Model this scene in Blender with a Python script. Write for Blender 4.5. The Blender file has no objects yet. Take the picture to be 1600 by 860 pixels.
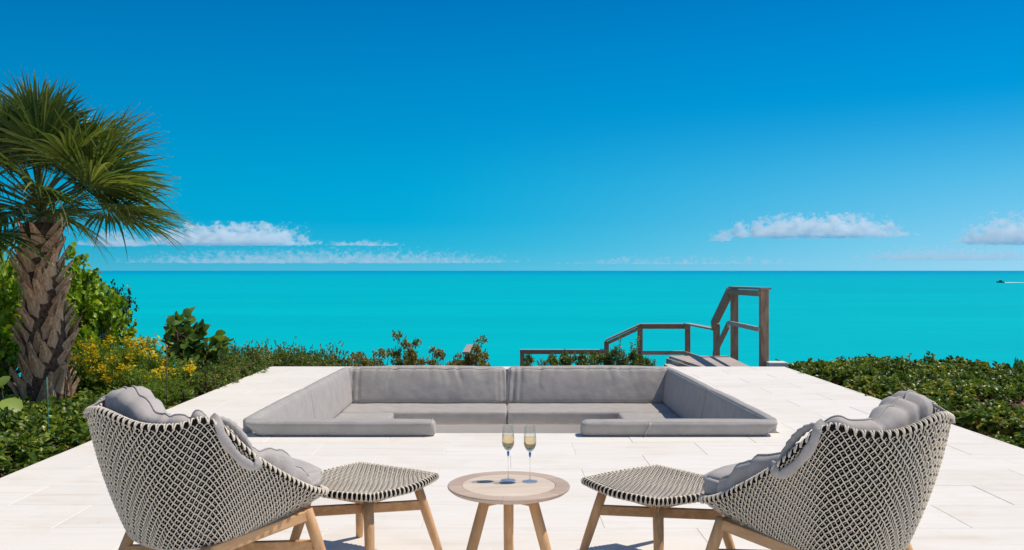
import bpy, bmesh, math, random
import numpy as np
from mathutils import Vector, Matrix, noise
random.seed(7)
RNG = np.random.default_rng(11)
S = bpy.context.scene
COL = S.collection
R = math.radians
PI = math.pi

# ------------------------------------------------------------------ camera
F = 1400.0                      # focal length in photo pixels (photo 1600 wide)
CX, CY, CH = 788.0, 423.0, 1.32  # vanishing point and eye height
cd = bpy.data.cameras.new('camera'); cam = bpy.data.objects.new('camera', cd); COL.objects.link(cam)
cam.location = (0, 0, CH); cam.rotation_euler = (R(90), 0, 0)
cd.sensor_width = 36; cd.lens = F / 1600 * 36
cd.shift_x = (800 - CX) / 1600; cd.shift_y = -(430 - CY) / 1600
cd.clip_start = 0.1; cd.clip_end = 200000
S.camera = cam

def at(px, py, Y):
    return Vector(((px - CX) * Y / F, Y, CH - (py - CY) * Y / F))

# ------------------------------------------------------------------ light
SUN_EL, SUN_AZ = R(60), R(10)   # azimuth measured from +X towards +Y
S.view_settings.view_transform = 'Standard'; S.view_settings.look = 'None'
S.view_settings.exposure = 0.0; S.view_settings.gamma = 1.0
sd = bpy.data.lights.new('sun', 'SUN'); sun = bpy.data.objects.new('sun', sd); COL.objects.link(sun)
sd.energy = 3.9; sd.angle = R(0.53); sd.color = (1.0, 0.895, 0.76)
sv = Vector((math.cos(SUN_EL) * math.cos(SUN_AZ), math.cos(SUN_EL) * math.sin(SUN_AZ), math.sin(SUN_EL)))
sun.rotation_euler = sv.to_track_quat('Z', 'Y').to_euler()

def srgb(r, g, b):
    f = lambda c: (c / 255 / 12.92) if c / 255 <= 0.04045 else ((c / 255 + 0.055) / 1.055) ** 2.4
    return (f(r), f(g), f(b), 1)

W = bpy.data.worlds.new('World'); S.world = W; W.use_nodes = True
nt = W.node_tree; N = nt.nodes; L = nt.links; N.clear()
def node(t, **k):
    n = N.new(t)
    for a, b in k.items(): setattr(n, a, b)
    return n
def mathn(op, a, b=None, c=None, clamp=False):
    n = N.new('ShaderNodeMath'); n.operation = op; n.use_clamp = clamp
    for i, v in enumerate((a, b, c)):
        if v is None: continue
        if isinstance(v, (int, float)): n.inputs[i].default_value = v
        else: L.new(v, n.inputs[i])
    return n.outputs[0]
out = node('ShaderNodeOutputWorld'); bg = node('ShaderNodeBackground')
sky = node('ShaderNodeTexSky'); sky.sky_type = 'NISHITA'; sky.sun_disc = False
sky.sun_elevation = SUN_EL; sky.sun_rotation = R(90) - SUN_AZ; sky.air_density = 1.0; sky.dust_density = 0.3; sky.ozone_density = 3.0
tc = node('ShaderNodeTexCoord'); sep = node('ShaderNodeSeparateXYZ'); L.new(tc.outputs['Generated'], sep.inputs[0])
el = sep.outputs['Z']
ramp = node('ShaderNodeValToRGB'); L.new(mathn('MULTIPLY', mathn('MAXIMUM', el, 0.0), 1.0), ramp.inputs[0])
cr = ramp.color_ramp
stops = [(0.0, srgb(78, 190, 222)), (0.025, srgb(40, 183, 221)), (0.055, srgb(4, 174, 220)), (0.09, srgb(0, 168, 218)), (0.15, srgb(0, 152, 212)),
         (0.23, srgb(0, 134, 202)), (0.29, srgb(0, 120, 191)), (0.5, srgb(40, 104, 170)), (1.0, srgb(70, 104, 152))]
cr.elements[0].position, cr.elements[0].color = stops[0]
cr.elements[1].position, cr.elements[1].color = stops[-1]
for p, c in stops[1:-1]:
    e = cr.elements.new(p); e.color = c
# paler, greyer air low over the sea on the right (towards the sun)
azx = mathn('DIVIDE', sep.outputs['X'], mathn('MAXIMUM', sep.outputs['Y'], 0.05))
low = mathn('POWER', mathn('SUBTRACT', 1.0, mathn('DIVIDE', mathn('MAXIMUM', el, 0.0), 0.185), clamp=True), 1.7)
side = N.new('ShaderNodeMapRange'); L.new(azx, side.inputs[0])
side.inputs[1].default_value = -0.15; side.inputs[2].default_value = 0.75; side.interpolation_type = 'SMOOTHSTEP'
pale = mathn('MULTIPLY', mathn('MULTIPLY', low, side.outputs[0]), 1.0)
mixp = node('ShaderNodeMix', data_type='RGBA'); L.new(pale, mixp.inputs[0]); L.new(ramp.outputs[0], mixp.inputs[6])
mixp.inputs[7].default_value = srgb(150, 203, 229)
sk = node('ShaderNodeVectorMath', operation='SCALE'); L.new(sky.outputs[0], sk.inputs[0]); sk.inputs['Scale'].default_value = 0.08
mixn = node('ShaderNodeMix', data_type='RGBA'); hi = N.new('ShaderNodeMapRange'); hi.interpolation_type = 'SMOOTHSTEP'; L.new(el, hi.inputs[0]); hi.inputs[1].default_value = 0.28; hi.inputs[2].default_value = 0.7; hi.inputs[3].default_value = 0.0; hi.inputs[4].default_value = 0.45
beh = N.new('ShaderNodeMapRange'); beh.interpolation_type = 'SMOOTHSTEP'; L.new(sep.outputs['Y'], beh.inputs[0]); beh.inputs[1].default_value = 0.45; beh.inputs[2].default_value = -0.6; beh.inputs[3].default_value = 0.0; beh.inputs[4].default_value = 0.8
L.new(mathn('MAXIMUM', hi.outputs[0], beh.outputs[0]), mixn.inputs[0])
L.new(mixp.outputs[2], mixn.inputs[6]); L.new(sk.outputs[0], mixn.inputs[7])
L.new(mixn.outputs[2], bg.inputs[0])
L.new(mathn('ADD', 1.0, mathn('MULTIPLY', sep.outputs['X'], 0.26)), bg.inputs[1])
L.new(bg.outputs[0], out.inputs[0])

S.cycles.volume_bounces = 12
S.cycles.max_bounces = 16; S.cycles.transparent_max_bounces = 12
S.cycles.transmission_bounces = 10; S.cycles.glossy_bounces = 3; S.cycles.diffuse_bounces = 4
S.cycles.use_denoising = True

# ------------------------------------------------------------------ materials
def mat(name, color, rough=0.7, spec=0.3, build=None, **kw):
    m = bpy.data.materials.new(name); m.use_nodes = True
    n = m.node_tree; b = n.nodes['Principled BSDF']
    b.inputs['Base Color'].default_value = (*color[:3], 1)
    b.inputs['Roughness'].default_value = rough
    b.inputs['Specular IOR Level'].default_value = spec
    for k, v in kw.items(): b.inputs[k.replace('_', ' ')].default_value = v
    if build: build(n, b)
    return m
def nn(n, t, **k):
    x = n.nodes.new(t)
    for a, b in k.items():
        if hasattr(x, a): setattr(x, a, b)
        else: x.inputs[a.replace('_', ' ')].default_value = b
    return x
def tex(n, kind, scale=(1, 1, 1), coord='Object', **k):
    c = nn(n, 'ShaderNodeTexCoord'); mp = nn(n, 'ShaderNodeMapping'); mp.inputs['Scale'].default_value = scale
    n.links.new(c.outputs[coord], mp.inputs[0])
    t = nn(n, kind, **k); n.links.new(mp.outputs[0], t.inputs['Vector']); return t
def rampn(n, src, stops):
    r = nn(n, 'ShaderNodeValToRGB'); n.links.new(src, r.inputs[0]); e = r.color_ramp.elements
    e[0].position, e[0].color = stops[0][0], (*stops[0][1][:3], 1)
    e[1].position, e[1].color = stops[-1][0], (*stops[-1][1][:3], 1)
    for p, c in stops[1:-1]:
        x = e.new(p); x.color = (*c[:3], 1)
    return r.outputs[0]
def bump(n, b, src, strength=0.3, dist=0.01):
    x = nn(n, 'ShaderNodeBump'); x.inputs['Strength'].default_value = strength; x.inputs['Distance'].default_value = dist
    n.links.new(src, x.inputs['Height']); n.links.new(x.outputs[0], b.inputs['Normal']); return x
def mixc(n, fac, a, b, mode='MIX'):
    m = nn(n, 'ShaderNodeMix', data_type='RGBA', blend_type=mode)
    if isinstance(fac, float): m.inputs[0].default_value = fac
    else: n.links.new(fac, m.inputs[0])
    for i, v in ((6, a), (7, b)):
        if isinstance(v, tuple): m.inputs[i].default_value = (*v[:3], 1)
        else: n.links.new(v, m.inputs[i])
    return m.outputs[2]

def b_tile(n, b):
    oi = nn(n, 'ShaderNodeObjectInfo')
    c = nn(n, 'ShaderNodeNewGeometry'); mp = nn(n, 'ShaderNodeMapping'); n.links.new(c.outputs['Position'], mp.inputs[0])
    mp.inputs['Scale'].default_value = (0.9, 9, 9)
    addv = nn(n, 'ShaderNodeVectorMath', operation='ADD'); n.links.new(mp.outputs[0], addv.inputs[0])
    cmb = nn(n, 'ShaderNodeCombineXYZ'); ml = nn(n, 'ShaderNodeMath', operation='MULTIPLY'); n.links.new(oi.outputs['Random'], ml.inputs[0]); ml.inputs[1].default_value = 37.0
    n.links.new(ml.outputs[0], cmb.inputs[0]); n.links.new(ml.outputs[0], cmb.inputs[2]); n.links.new(cmb.outputs[0], addv.inputs[1])
    t = nn(n, 'ShaderNodeTexNoise', Scale=1.4, Detail=6.0, Roughness=0.62); n.links.new(addv.outputs[0], t.inputs['Vector'])
    base = rampn(n, t.outputs[0], [(0.26, (0.76, 0.70, 0.625)), (0.42, (0.825, 0.79, 0.735)), (0.58, (0.85, 0.825, 0.785)), (0.76, (0.78, 0.73, 0.67))])
    pr = rampn(n, oi.outputs['Random'], [(0.0, (0.955, 0.95, 0.94)), (0.5, (0.985, 0.98, 0.97)), (1.0, (1, 1, 1))])
    col = mixc(n, 1.0, base, pr, 'MULTIPLY')
    t2 = nn(n, 'ShaderNodeTexNoise', Scale=2.2, Detail=5.0, Roughness=0.7); n.links.new(c.outputs['Position'], t2.inputs['Vector'])
    st = rampn(n, t2.outputs[0], [(0.5, (1, 1, 1)), (0.72, (0.94, 0.915, 0.87))])
    col = mixc(n, 1.0, col, st, 'MULTIPLY')
    v = nn(n, 'ShaderNodeTexVoronoi', Scale=1.6, feature='F1'); n.links.new(c.outputs['Position'], v.inputs['Vector'])
    sp = rampn(n, v.outputs['Distance'], [(0.0, (0.45, 0.40, 0.33)), (0.012, (0.6, 0.55, 0.5)), (0.02, (1, 1, 1))])
    col = mixc(n, 0.6, col, sp, 'MULTIPLY')
    n.links.new(col, b.inputs['Base Color'])
    t3 = nn(n, 'ShaderNodeTexNoise', Scale=60.0, Detail=4.0); n.links.new(c.outputs['Position'], t3.inputs['Vector'])
    bump(n, b, t3.outputs[0], 0.12, 0.004)
M_TILE = mat('limestone_tile', (0.8, 0.77, 0.73), 0.75, 0.2, b_tile)
M_GROUT = mat('tan_grout', (0.74, 0.67, 0.585), 0.95, 0.1)
M_PLASTER = mat('pale_plaster', (0.82, 0.78, 0.74), 0.9, 0.1, lambda n, b: bump(n, b, tex(n, 'ShaderNodeTexNoise', Scale=40.0).outputs[0], 0.2, 0.004))

def fabric(name, col, fine=900.0):
    def bf(n, b):
        w = tex(n, 'ShaderNodeTexNoise', Scale=7.0, Detail=5.0, Roughness=0.6)
        c = rampn(n, w.outputs[0], [(0.3, tuple(x * 0.90 for x in col)), (0.7, tuple(min(1, x * 1.08) for x in col))])
        w3 = tex(n, 'ShaderNodeTexNoise', (1, 1, 1), Scale=220.0, Detail=2.0)
        c2 = rampn(n, w3.outputs[0], [(0.35, (0.88, 0.88, 0.88)), (0.65, (1, 1, 1))])
        n.links.new(mixc(n, 1.0, c, c2, 'MULTIPLY'), b.inputs['Base Color'])
        w2 = tex(n, 'ShaderNodeTexNoise', Scale=5.0, Detail=3.0)
        bp = bump(n, b, w2.outputs[0], 0.5, 0.02)
        b2 = nn(n, 'ShaderNodeBump'); b2.inputs['Strength'].default_value = 0.25; b2.inputs['Distance'].default_value = 0.001
        n.links.new(w3.outputs[0], b2.inputs['Height']); n.links.new(bp.outputs[0], b2.inputs['Normal']); n.links.new(b2.outputs[0], b.inputs['Normal'])
    return mat(name, col, 0.9, 0.15, bf, Sheen_Weight=0.15)
M_SOFA = fabric('taupe_grey_canvas', (0.455, 0.428, 0.405))
M_PAD = fabric('light_grey_canvas', (0.51, 0.475, 0.455))
M_PIPE = fabric('pale_grey_piping', (0.60, 0.56, 0.52))

def wood(name, a, c, scale=(1.2, 14, 14), rough=0.55, lo=0.3, hi=0.7, coord='Object'):
    def bf(n, b):
        t = tex(n, 'ShaderNodeTexNoise', scale, coord, Scale=3.0, Detail=6.0, Roughness=0.6, Distortion=0.6)
        oi = nn(n, 'ShaderNodeObjectInfo')
        col = rampn(n, t.outputs[0], [(lo, a), (hi, c)])
        pr = rampn(n, oi.outputs['Random'], [(0, (0.88, 0.87, 0.86)), (1, (1.08, 1.07, 1.05))])
        n.links.new(mixc(n, 1.0, col, pr, 'MULTIPLY'), b.inputs['Base Color'])
        t2 = tex(n, 'ShaderNodeTexNoise', tuple(s * 3 for s in scale), coord, Scale=4.0, Detail=4.0)
        bump(n, b, t2.outputs[0], 0.25, 0.002)
    return mat(name, a, rough, 0.25, bf)
M_TEAK = wood('honey_teak', (0.57, 0.32, 0.15), (0.78, 0.49, 0.27), (14, 14, 1.2))
M_TEAKH = wood('honey_teak_beam', (0.57, 0.32, 0.15), (0.78, 0.49, 0.27), (1.5, 14, 14))
M_RING = wood('greyed_teak_ring', (0.49, 0.37, 0.29), (0.64, 0.51, 0.42), (2, 22, 10))
M_DISC = wood('pale_teak_inlay', (0.66, 0.55, 0.44), (0.78, 0.67, 0.55), (2, 20, 10))
M_OLDWOOD = wood('weathered_brown_wood', (0.27, 0.165, 0.11), (0.56, 0.39, 0.28), (7, 7, 1.5), 0.85)
M_OLDRAIL = wood('weathered_rail_wood', (0.26, 0.16, 0.11), (0.52, 0.37, 0.28), (2, 12, 12), 0.85)
M_CAP = wood('bleached_rail_top', (0.36, 0.30, 0.27), (0.52, 0.45, 0.41), (2, 12, 12), 0.85)
M_DECK = wood('silvered_deck_board', (0.42, 0.36, 0.33), (0.62, 0.55, 0.50), (3, 12, 12), 0.85)
M_ROPE = mat('cream_rope', (0.79, 0.71, 0.59), 0.75, 0.25, lambda n, b: bump(n, b, tex(n, 'ShaderNodeTexNoise', Scale=300.0).outputs[0], 0.3, 0.001))
M_BLACK = mat('black_rope', (0.006, 0.005, 0.005), 0.7, 0.15)
M_RUBBER = mat('dark_foot', (0.03, 0.03, 0.03), 0.8, 0.2)
M_GLASS = mat('clear_glass', (1, 1, 1), 0.0, 0.5, None, Transmission_Weight=1.0, IOR=1.45)
M_GLASSB = mat('blue_glass', (0.72, 0.84, 1.0), 0.02, 0.5, None, Transmission_Weight=1.0, IOR=1.45)
def thin_glass(name, tint):
    m = bpy.data.materials.new(name); m.use_nodes = True; n = m.node_tree; n.nodes.clear(); o = nn(n, 'ShaderNodeOutputMaterial')
    t = nn(n, 'ShaderNodeBsdfTransparent'); t.inputs[0].default_value = (*tint, 1); g = nn(n, 'ShaderNodeBsdfGlossy'); g.inputs['Roughness'].default_value = 0.02
    lw = nn(n, 'ShaderNodeLayerWeight'); lw.inputs['Blend'].default_value = 0.2; mr = nn(n, 'ShaderNodeMapRange'); n.links.new(lw.outputs['Fresnel'], mr.inputs[0]); mr.inputs[3].default_value = 0.04; mr.inputs[4].default_value = 0.38
    mx = nn(n, 'ShaderNodeMixShader'); n.links.new(mr.outputs[0], mx.inputs[0]); n.links.new(t.outputs[0], mx.inputs[1]); n.links.new(g.outputs[0], mx.inputs[2]); n.links.new(mx.outputs[0], o.inputs[0]); return m
M_THIN = thin_glass('thin_clear_glass', (0.955, 0.965, 0.965)); M_THINB = thin_glass('thin_blue_glass', (0.84, 0.90, 0.985))
M_WINE = mat('sparkling_wine', (1.0, 0.80, 0.48), 0.02, 0.5, None, Transmission_Weight=1.0, IOR=1.06)
def b_beads(n, b):
    v = tex(n, 'ShaderNodeTexVoronoi', Scale=220.0)
    n.links.new(rampn(n, v.outputs['Color'], [(0.0, (0.0, 0.25, 0.7)), (0.25, (0.10, 0.5, 0.45)), (0.4, (0.9, 0.78, 0.45)), (0.9, (0.9, 0.9, 0.85))]), b.inputs['Base Color'])
    bump(n, b, v.outputs['Distance'], 0.8, 0.003)
M_BEAD = mat('coloured_glass_beads', (0.1, 0.4, 0.6), 0.15, 0.6, b_beads, Transmission_Weight=0.35)
M_BLUE = mat('blue_glass_drop', (0.02, 0.28, 0.80), 0.08, 0.6)
M_BUBBLE = mat('bubble', (0.95, 0.93, 0.85), 0.1, 0.6, None, Transmission_Weight=0.5, IOR=1.1)

def leafmat(name, stops, rough=0.38, spec=0.45, trans=0.28):
    m = bpy.data.materials.new(name); m.use_nodes = True; n = m.node_tree; b = n.nodes['Principled BSDF']
    at_ = nn(n, 'ShaderNodeAttribute'); at_.attribute_name = 'rnd'
    oi = nn(n, 'ShaderNodeObjectInfo')
    col = rampn(n, at_.outputs['Fac'], stops)
    pr = rampn(n, oi.outputs['Random'], [(0, (0.8, 0.84, 0.8)), (1, (1.12, 1.08, 1.0))])
    col = mixc(n, 1.0, col, pr, 'MULTIPLY')
    n.links.new(col, b.inputs['Base Color']); b.inputs['Roughness'].default_value = rough; b.inputs['Specular IOR Level'].default_value = spec
    tr = nn(n, 'ShaderNodeBsdfTranslucent'); yel = mixc(n, 1.0, col, (1.5, 1.35, 0.5), 'MULTIPLY'); n.links.new(yel, tr.inputs[0])
    mx = nn(n, 'ShaderNodeMixShader'); mx.inputs[0].default_value = trans
    n.links.new(b.outputs[0], mx.inputs[1]); n.links.new(tr.outputs[0], mx.inputs[2])
    n.links.new(mx.outputs[0], n.nodes['Material Output'].inputs[0]); return m
L_HEDGE = leafmat('hedge_leaf', [(0, (0.034, 0.066, 0.013)), (0.4, (0.10, 0.175, 0.027)), (0.75, (0.22, 0.32, 0.045)), (1, (0.44, 0.42, 0.09))], 0.36, 0.38)
L_MIX = leafmat('mixed_hedge_leaf', [(0, (0.05, 0.10, 0.02)), (0.4, (0.12, 0.20, 0.035)), (0.72, (0.24, 0.32, 0.05)), (0.86, (0.40, 0.34, 0.08)), (1, (0.40, 0.17, 0.08))], 0.42, 0.3)
L_SMALL = leafmat('small_leaf', [(0, (0.058, 0.108, 0.023)), (0.6, (0.137, 0.225, 0.043)), (0.9, (0.273, 0.332, 0.069)), (1, (0.507, 0.273, 0.098))], 0.42, 0.4)
L_GRAPE = leafmat('seagrape_leaf', [(0, (0.061, 0.131, 0.031)), (0.6, (0.148, 0.260, 0.052)), (1, (0.313, 0.418, 0.086))], 0.4, 0.4)
L_BRIGHT = leafmat('bright_leaf', [(0, (0.094, 0.186, 0.022)), (0.5, (0.261, 0.429, 0.037)), (1, (0.559, 0.708, 0.064))], 0.38, 0.4, 0.38)
L_DARK = leafmat('dark_leaf', [(0, (0.017, 0.039, 0.014)), (0.7, (0.042, 0.084, 0.025)), (1, (0.098, 0.126, 0.042))], 0.4, 0.4, 0.15)
L_FEATH = leafmat('feather_leaf', [(0, (0.091, 0.170, 0.026)), (0.6, (0.193, 0.318, 0.045)), (1, (0.362, 0.475, 0.068))], 0.5, 0.3, 0.35)
L_RED = leafmat('red_tinged_leaf', [(0, (0.072, 0.136, 0.031)), (0.45, (0.162, 0.233, 0.054)), (0.7, (0.359, 0.305, 0.090)), (1, (0.682, 0.233, 0.108))], 0.4, 0.4)
L_YEL = leafmat('yellow_petal', [(0, (0.86, 0.58, 0.01)), (1, (0.95, 0.78, 0.06))], 0.6, 0.2, 0.3)
L_PALM = leafmat('palm_leaf', [(0, (0.048, 0.084, 0.026)), (0.5, (0.102, 0.162, 0.042)), (0.85, (0.204, 0.264, 0.078)), (0.93, (0.288, 0.288, 0.108)), (1, (0.660, 0.456, 0.300))], 0.34, 0.6, 0.3)
M_TWIG = mat('grey_brown_twig', (0.16, 0.11, 0.075), 0.9, 0.1)
M_PETIOLE = mat('green_petiole', (0.12, 0.14, 0.04), 0.5, 0.3)
def b_bark(n, b):
    t = tex(n, 'ShaderNodeTexNoise', (22, 22, 3), Scale=2.0, Detail=6.0, Roughness=0.65)
    n.links.new(rampn(n, t.outputs[0], [(0.3, (0.24, 0.12, 0.06)), (0.5, (0.56, 0.34, 0.205)), (0.75, (0.82, 0.62, 0.47))]), b.inputs['Base Color'])
    bump(n, b, t.outputs[0], 0.7, 0.01)
M_BOOT = mat('palm_boot', (0.28, 0.2, 0.15), 0.9, 0.1, b_bark)
def b_core(n, b):
    t = tex(n, 'ShaderNodeTexNoise', (12, 12, 12), Scale=3.0, Detail=6.0)
    n.links.new(rampn(n, t.outputs[0], [(0.3, (0.05, 0.03, 0.022)), (0.7, (0.20, 0.125, 0.085))]), b.inputs['Base Color'])
    bump(n, b, t.outputs[0], 0.8, 0.02)
M_CORE = mat('palm_trunk_fibre', (0.1, 0.07, 0.05), 0.95, 0.1, b_core)
def b_ground(n, b):
    t = tex(n, 'ShaderNodeTexNoise', Scale=3.0, Detail=8.0)
    n.links.new(rampn(n, t.outputs[0], [(0.3, (0.07, 0.045, 0.03)), (0.6, (0.17, 0.11, 0.08)), (0.8, (0.30, 0.24, 0.18))]), b.inputs['Base Color'])
    bump(n, b, t.outputs[0], 0.8, 0.05)
M_GROUND = mat('dark_soil', (0.12, 0.08, 0.06), 0.95, 0.1, b_ground)
M_ROCK = mat('white_coral_rock', (0.62, 0.56, 0.50), 0.9, 0.1, lambda n, b: bump(n, b, tex(n, 'ShaderNodeTexNoise', Scale=20.0, Detail=6.0).outputs[0], 0.8, 0.02))
M_WHITE = mat('white_paint', (0.8, 0.8, 0.78), 0.4, 0.4)
M_FOAM = mat('white_foam', (0.75, 0.8, 0.82), 0.8, 0.2)
M_DARKHULL = mat('dark_hull', (0.03, 0.05, 0.08), 0.4, 0.4)
M_STAKE = mat('green_plastic', (0.01, 0.17, 0.15), 0.4, 0.4)
M_MULCH = leafmat('bark_chip', [(0, (0.10, 0.05, 0.03)), (0.5, (0.24, 0.13, 0.08)), (1, (0.45, 0.29, 0.21))], 0.9, 0.1, 0.0)

def b_sea(n, b):
    g = nn(n, 'ShaderNodeNewGeometry'); sp = nn(n, 'ShaderNodeSeparateXYZ'); n.links.new(g.outputs['Position'], sp.inputs[0])
    def noi(sc, det=4.0):
        mp = nn(n, 'ShaderNodeMapping'); mp.inputs['Scale'].default_value = sc; n.links.new(g.outputs['Position'], mp.inputs[0])
        t = nn(n, 'ShaderNodeTexNoise', Scale=1.0, Detail=det, Roughness=0.55); n.links.new(mp.outputs[0], t.inputs['Vector']); return t
    # turquoise shallows, deeper blue water beyond about three kilometres
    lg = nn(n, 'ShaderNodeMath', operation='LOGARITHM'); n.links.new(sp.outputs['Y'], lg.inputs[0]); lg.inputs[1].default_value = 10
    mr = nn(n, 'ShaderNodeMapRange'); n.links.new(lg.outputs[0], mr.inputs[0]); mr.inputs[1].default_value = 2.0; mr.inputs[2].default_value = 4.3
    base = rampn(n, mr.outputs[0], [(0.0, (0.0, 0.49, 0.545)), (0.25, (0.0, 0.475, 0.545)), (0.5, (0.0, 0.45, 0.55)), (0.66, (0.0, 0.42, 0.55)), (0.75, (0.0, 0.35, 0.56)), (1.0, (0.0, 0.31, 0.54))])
    t = noi((0.004, 0.018, 0.01)); c = mixc(n, 1.0, base, rampn(n, t.outputs[0], [(0.36, (0.90, 0.93, 0.955)), (0.6, (1.0, 1.0, 1.0)), (0.72, (1.05, 1.05, 1.04))]), 'MULTIPLY')
    t = noi((0.05, 0.4, 0.1)); c = mixc(n, 1.0, c, rampn(n, t.outputs[0], [(0.33, (0.93, 0.95, 0.965)), (0.7, (1.03, 1.03, 1.02))]), 'MULTIPLY')
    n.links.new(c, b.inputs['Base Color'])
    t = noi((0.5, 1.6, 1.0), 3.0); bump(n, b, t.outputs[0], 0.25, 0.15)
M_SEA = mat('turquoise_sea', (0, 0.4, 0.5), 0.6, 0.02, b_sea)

# ------------------------------------------------------------------ mesh helpers
class MB:
    def __init__(s): s.v = []; s.f = []; s.mi = []; s.r = []; s.cur = 0; s.rv = 0.5
    def add(s, vs, fs):
        o = len(s.v); s.v.extend(vs); s.r.extend([s.rv] * len(vs))
        s.f.extend([tuple(i + o for i in f) for f in fs]); s.mi.extend([s.cur] * len(fs))
    def box(s, x0, x1, y0, y1, z0, z1, M=None):
        vs = [Vector((x, y, z)) for x in (x0, x1) for y in (y0, y1) for z in (z0, z1)]
        if M: vs = [M @ v for v in vs]
        s.add([tuple(v) for v in vs], [(0, 1, 3, 2), (4, 6, 7, 5), (0, 4, 5, 1), (2, 3, 7, 6), (0, 2, 6, 4), (1, 5, 7, 3)])
    def tube(s, pts, rad, n=6, cap=True, flat=1.0, up=None, closed=False):
        pts = [Vector(p) for p in pts]; m = len(pts)
        if not isinstance(rad, (list, tuple)): rad = [rad] * m
        vs = []; prev = Vector(up) if up else Vector((0, 0, 1))
        for i, p in enumerate(pts):
            if closed: d = pts[(i + 1) % m] - pts[i - 1]
            else: d = pts[min(i + 1, m - 1)] - pts[max(i - 1, 0)]
            if d.length < 1e-9: d = Vector((0, 0, 1))
            d.normalize()
            a = prev - d * prev.dot(d)
            if a.length < 1e-4: a = d.orthogonal()
            a.normalize(); 
            if not up: prev = a
            b = d.cross(a)
            for k in range(n):
                t = 2 * PI * k / n + PI / n
                vs.append(tuple(p + (a * math.cos(t) * flat + b * math.sin(t)) * rad[i]))
        fs = []
        for i in range(m if closed else m - 1):
            j = (i + 1) % m
            for k in range(n):
                fs.append((i * n + k, i * n + (k + 1) % n, j * n + (k + 1) % n, j * n + k))
        if cap and not closed:
            fs.append(tuple(range(n - 1, -1, -1))); fs.append(tuple((m - 1) * n + k for k in range(n)))
        s.add(vs, fs)
    def beam(s, a, b, w, h, up=(0, 0, 1)):
        a, b = Vector(a), Vector(b); d = (b - a); l = d.length; d.normalize(); u = Vector(up); sx = d.cross(u).normalized(); u = sx.cross(d)
        M = Matrix((( d.x, sx.x, u.x, a.x), (d.y, sx.y, u.y, a.y), (d.z, sx.z, u.z, a.z), (0, 0, 0, 1)))
        s.box(0, l, -w / 2, w / 2, -h / 2, h / 2, M)
    def lathe(s, prof, n=32, c=(0, 0, 0)):
        vs = []; rings = []
        for r, z in prof:
            if r < 1e-6: rings.append([len(vs)]); vs.append((c[0], c[1], c[2] + z))
            else:
                rings.append(list(range(len(vs), len(vs) + n)))
                for k in range(n):
                    t = 2 * PI * k / n; vs.append((c[0] + r * math.cos(t), c[1] + r * math.sin(t), c[2] + z))
        fs = []
        for A, B in zip(rings, rings[1:]):
            for k in range(n):
                k2 = (k + 1) % n
                if len(A) == 1 and len(B) == 1: continue
                if len(A) == 1: fs.append((A[0], B[k2], B[k]))
                elif len(B) == 1: fs.append((A[k], A[k2], B[0]))
                else: fs.append((A[k], A[k2], B[k2], B[k]))
        if len(rings[0]) > 1: fs.append(tuple(reversed(rings[0])))
        if len(rings[-1]) > 1: fs.append(tuple(rings[-1]))
        s.add(vs, fs)
    def grid(s, P, closeu=False, closev=False):
        nu, nv = len(P), len(P[0]); vs = [tuple(p) for row in P for p in row]; fs = []
        for i in range(nu if closeu else nu - 1):
            for j in range(nv if closev else nv - 1):
                i2, j2 = (i + 1) % nu, (j + 1) % nv
                fs.append((i * nv + j, i2 * nv + j, i2 * nv + j2, i * nv + j2))
        s.add(vs, fs)
    def mesh(s, name, mats, smooth=False, bevel=0):
        me = bpy.data.meshes.new(name); me.from_pydata([tuple(v) for v in s.v], [], s.f)
        if not isinstance(mats, (list, tuple)): mats = [mats]
        for m in mats: me.materials.append(m)
        if len(mats) > 1: me.polygons.foreach_set('material_index', s.mi)
        a = me.attributes.new('rnd', 'FLOAT', 'POINT'); a.data.foreach_set('value', s.r)
        bm = bmesh.new(); bm.from_mesh(me)
        if smooth and smooth != 'keep': bmesh.ops.remove_doubles(bm, verts=bm.verts, dist=1e-6)
        bmesh.ops.recalc_face_normals(bm, faces=bm.faces)
        if bevel: bmesh.ops.bevel(bm, geom=list(bm.edges), offset=bevel, segments=2, profile=0.6, affect='EDGES')
        bm.to_mesh(me); bm.free()
        if smooth: me.polygons.foreach_set('use_smooth', [True] * len(me.polygons))
        me.update(); return me

def link(name, me, parent=None, kind=None, loc=None):
    o = bpy.data.objects.new(name, me); COL.objects.link(o)
    if parent: o.parent = parent
    if kind: o['kind'] = kind
    if loc is not None: o.location = loc
    return o
def tag(o, label=None, cat=None, group=None, kind=None):
    if label: o['label'] = label
    if cat: o['category'] = cat
    if group: o['group'] = group
    if kind: o['kind'] = kind
    return o
def thing(name, label, cat, loc=(0, 0, 0), rz=0, group=None):
    o = bpy.data.objects.new(name, None); COL.objects.link(o); o.location = loc; o.rotation_euler = (0, 0, rz)
    o.empty_display_size = 0.1
    return tag(o, label, cat, group)
def copy_tree(o, parent=None):
    c = o.copy(); COL.objects.link(c)
    if parent: c.parent = parent
    for ch in list(o.children): copy_tree(ch, c)
    return c

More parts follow.
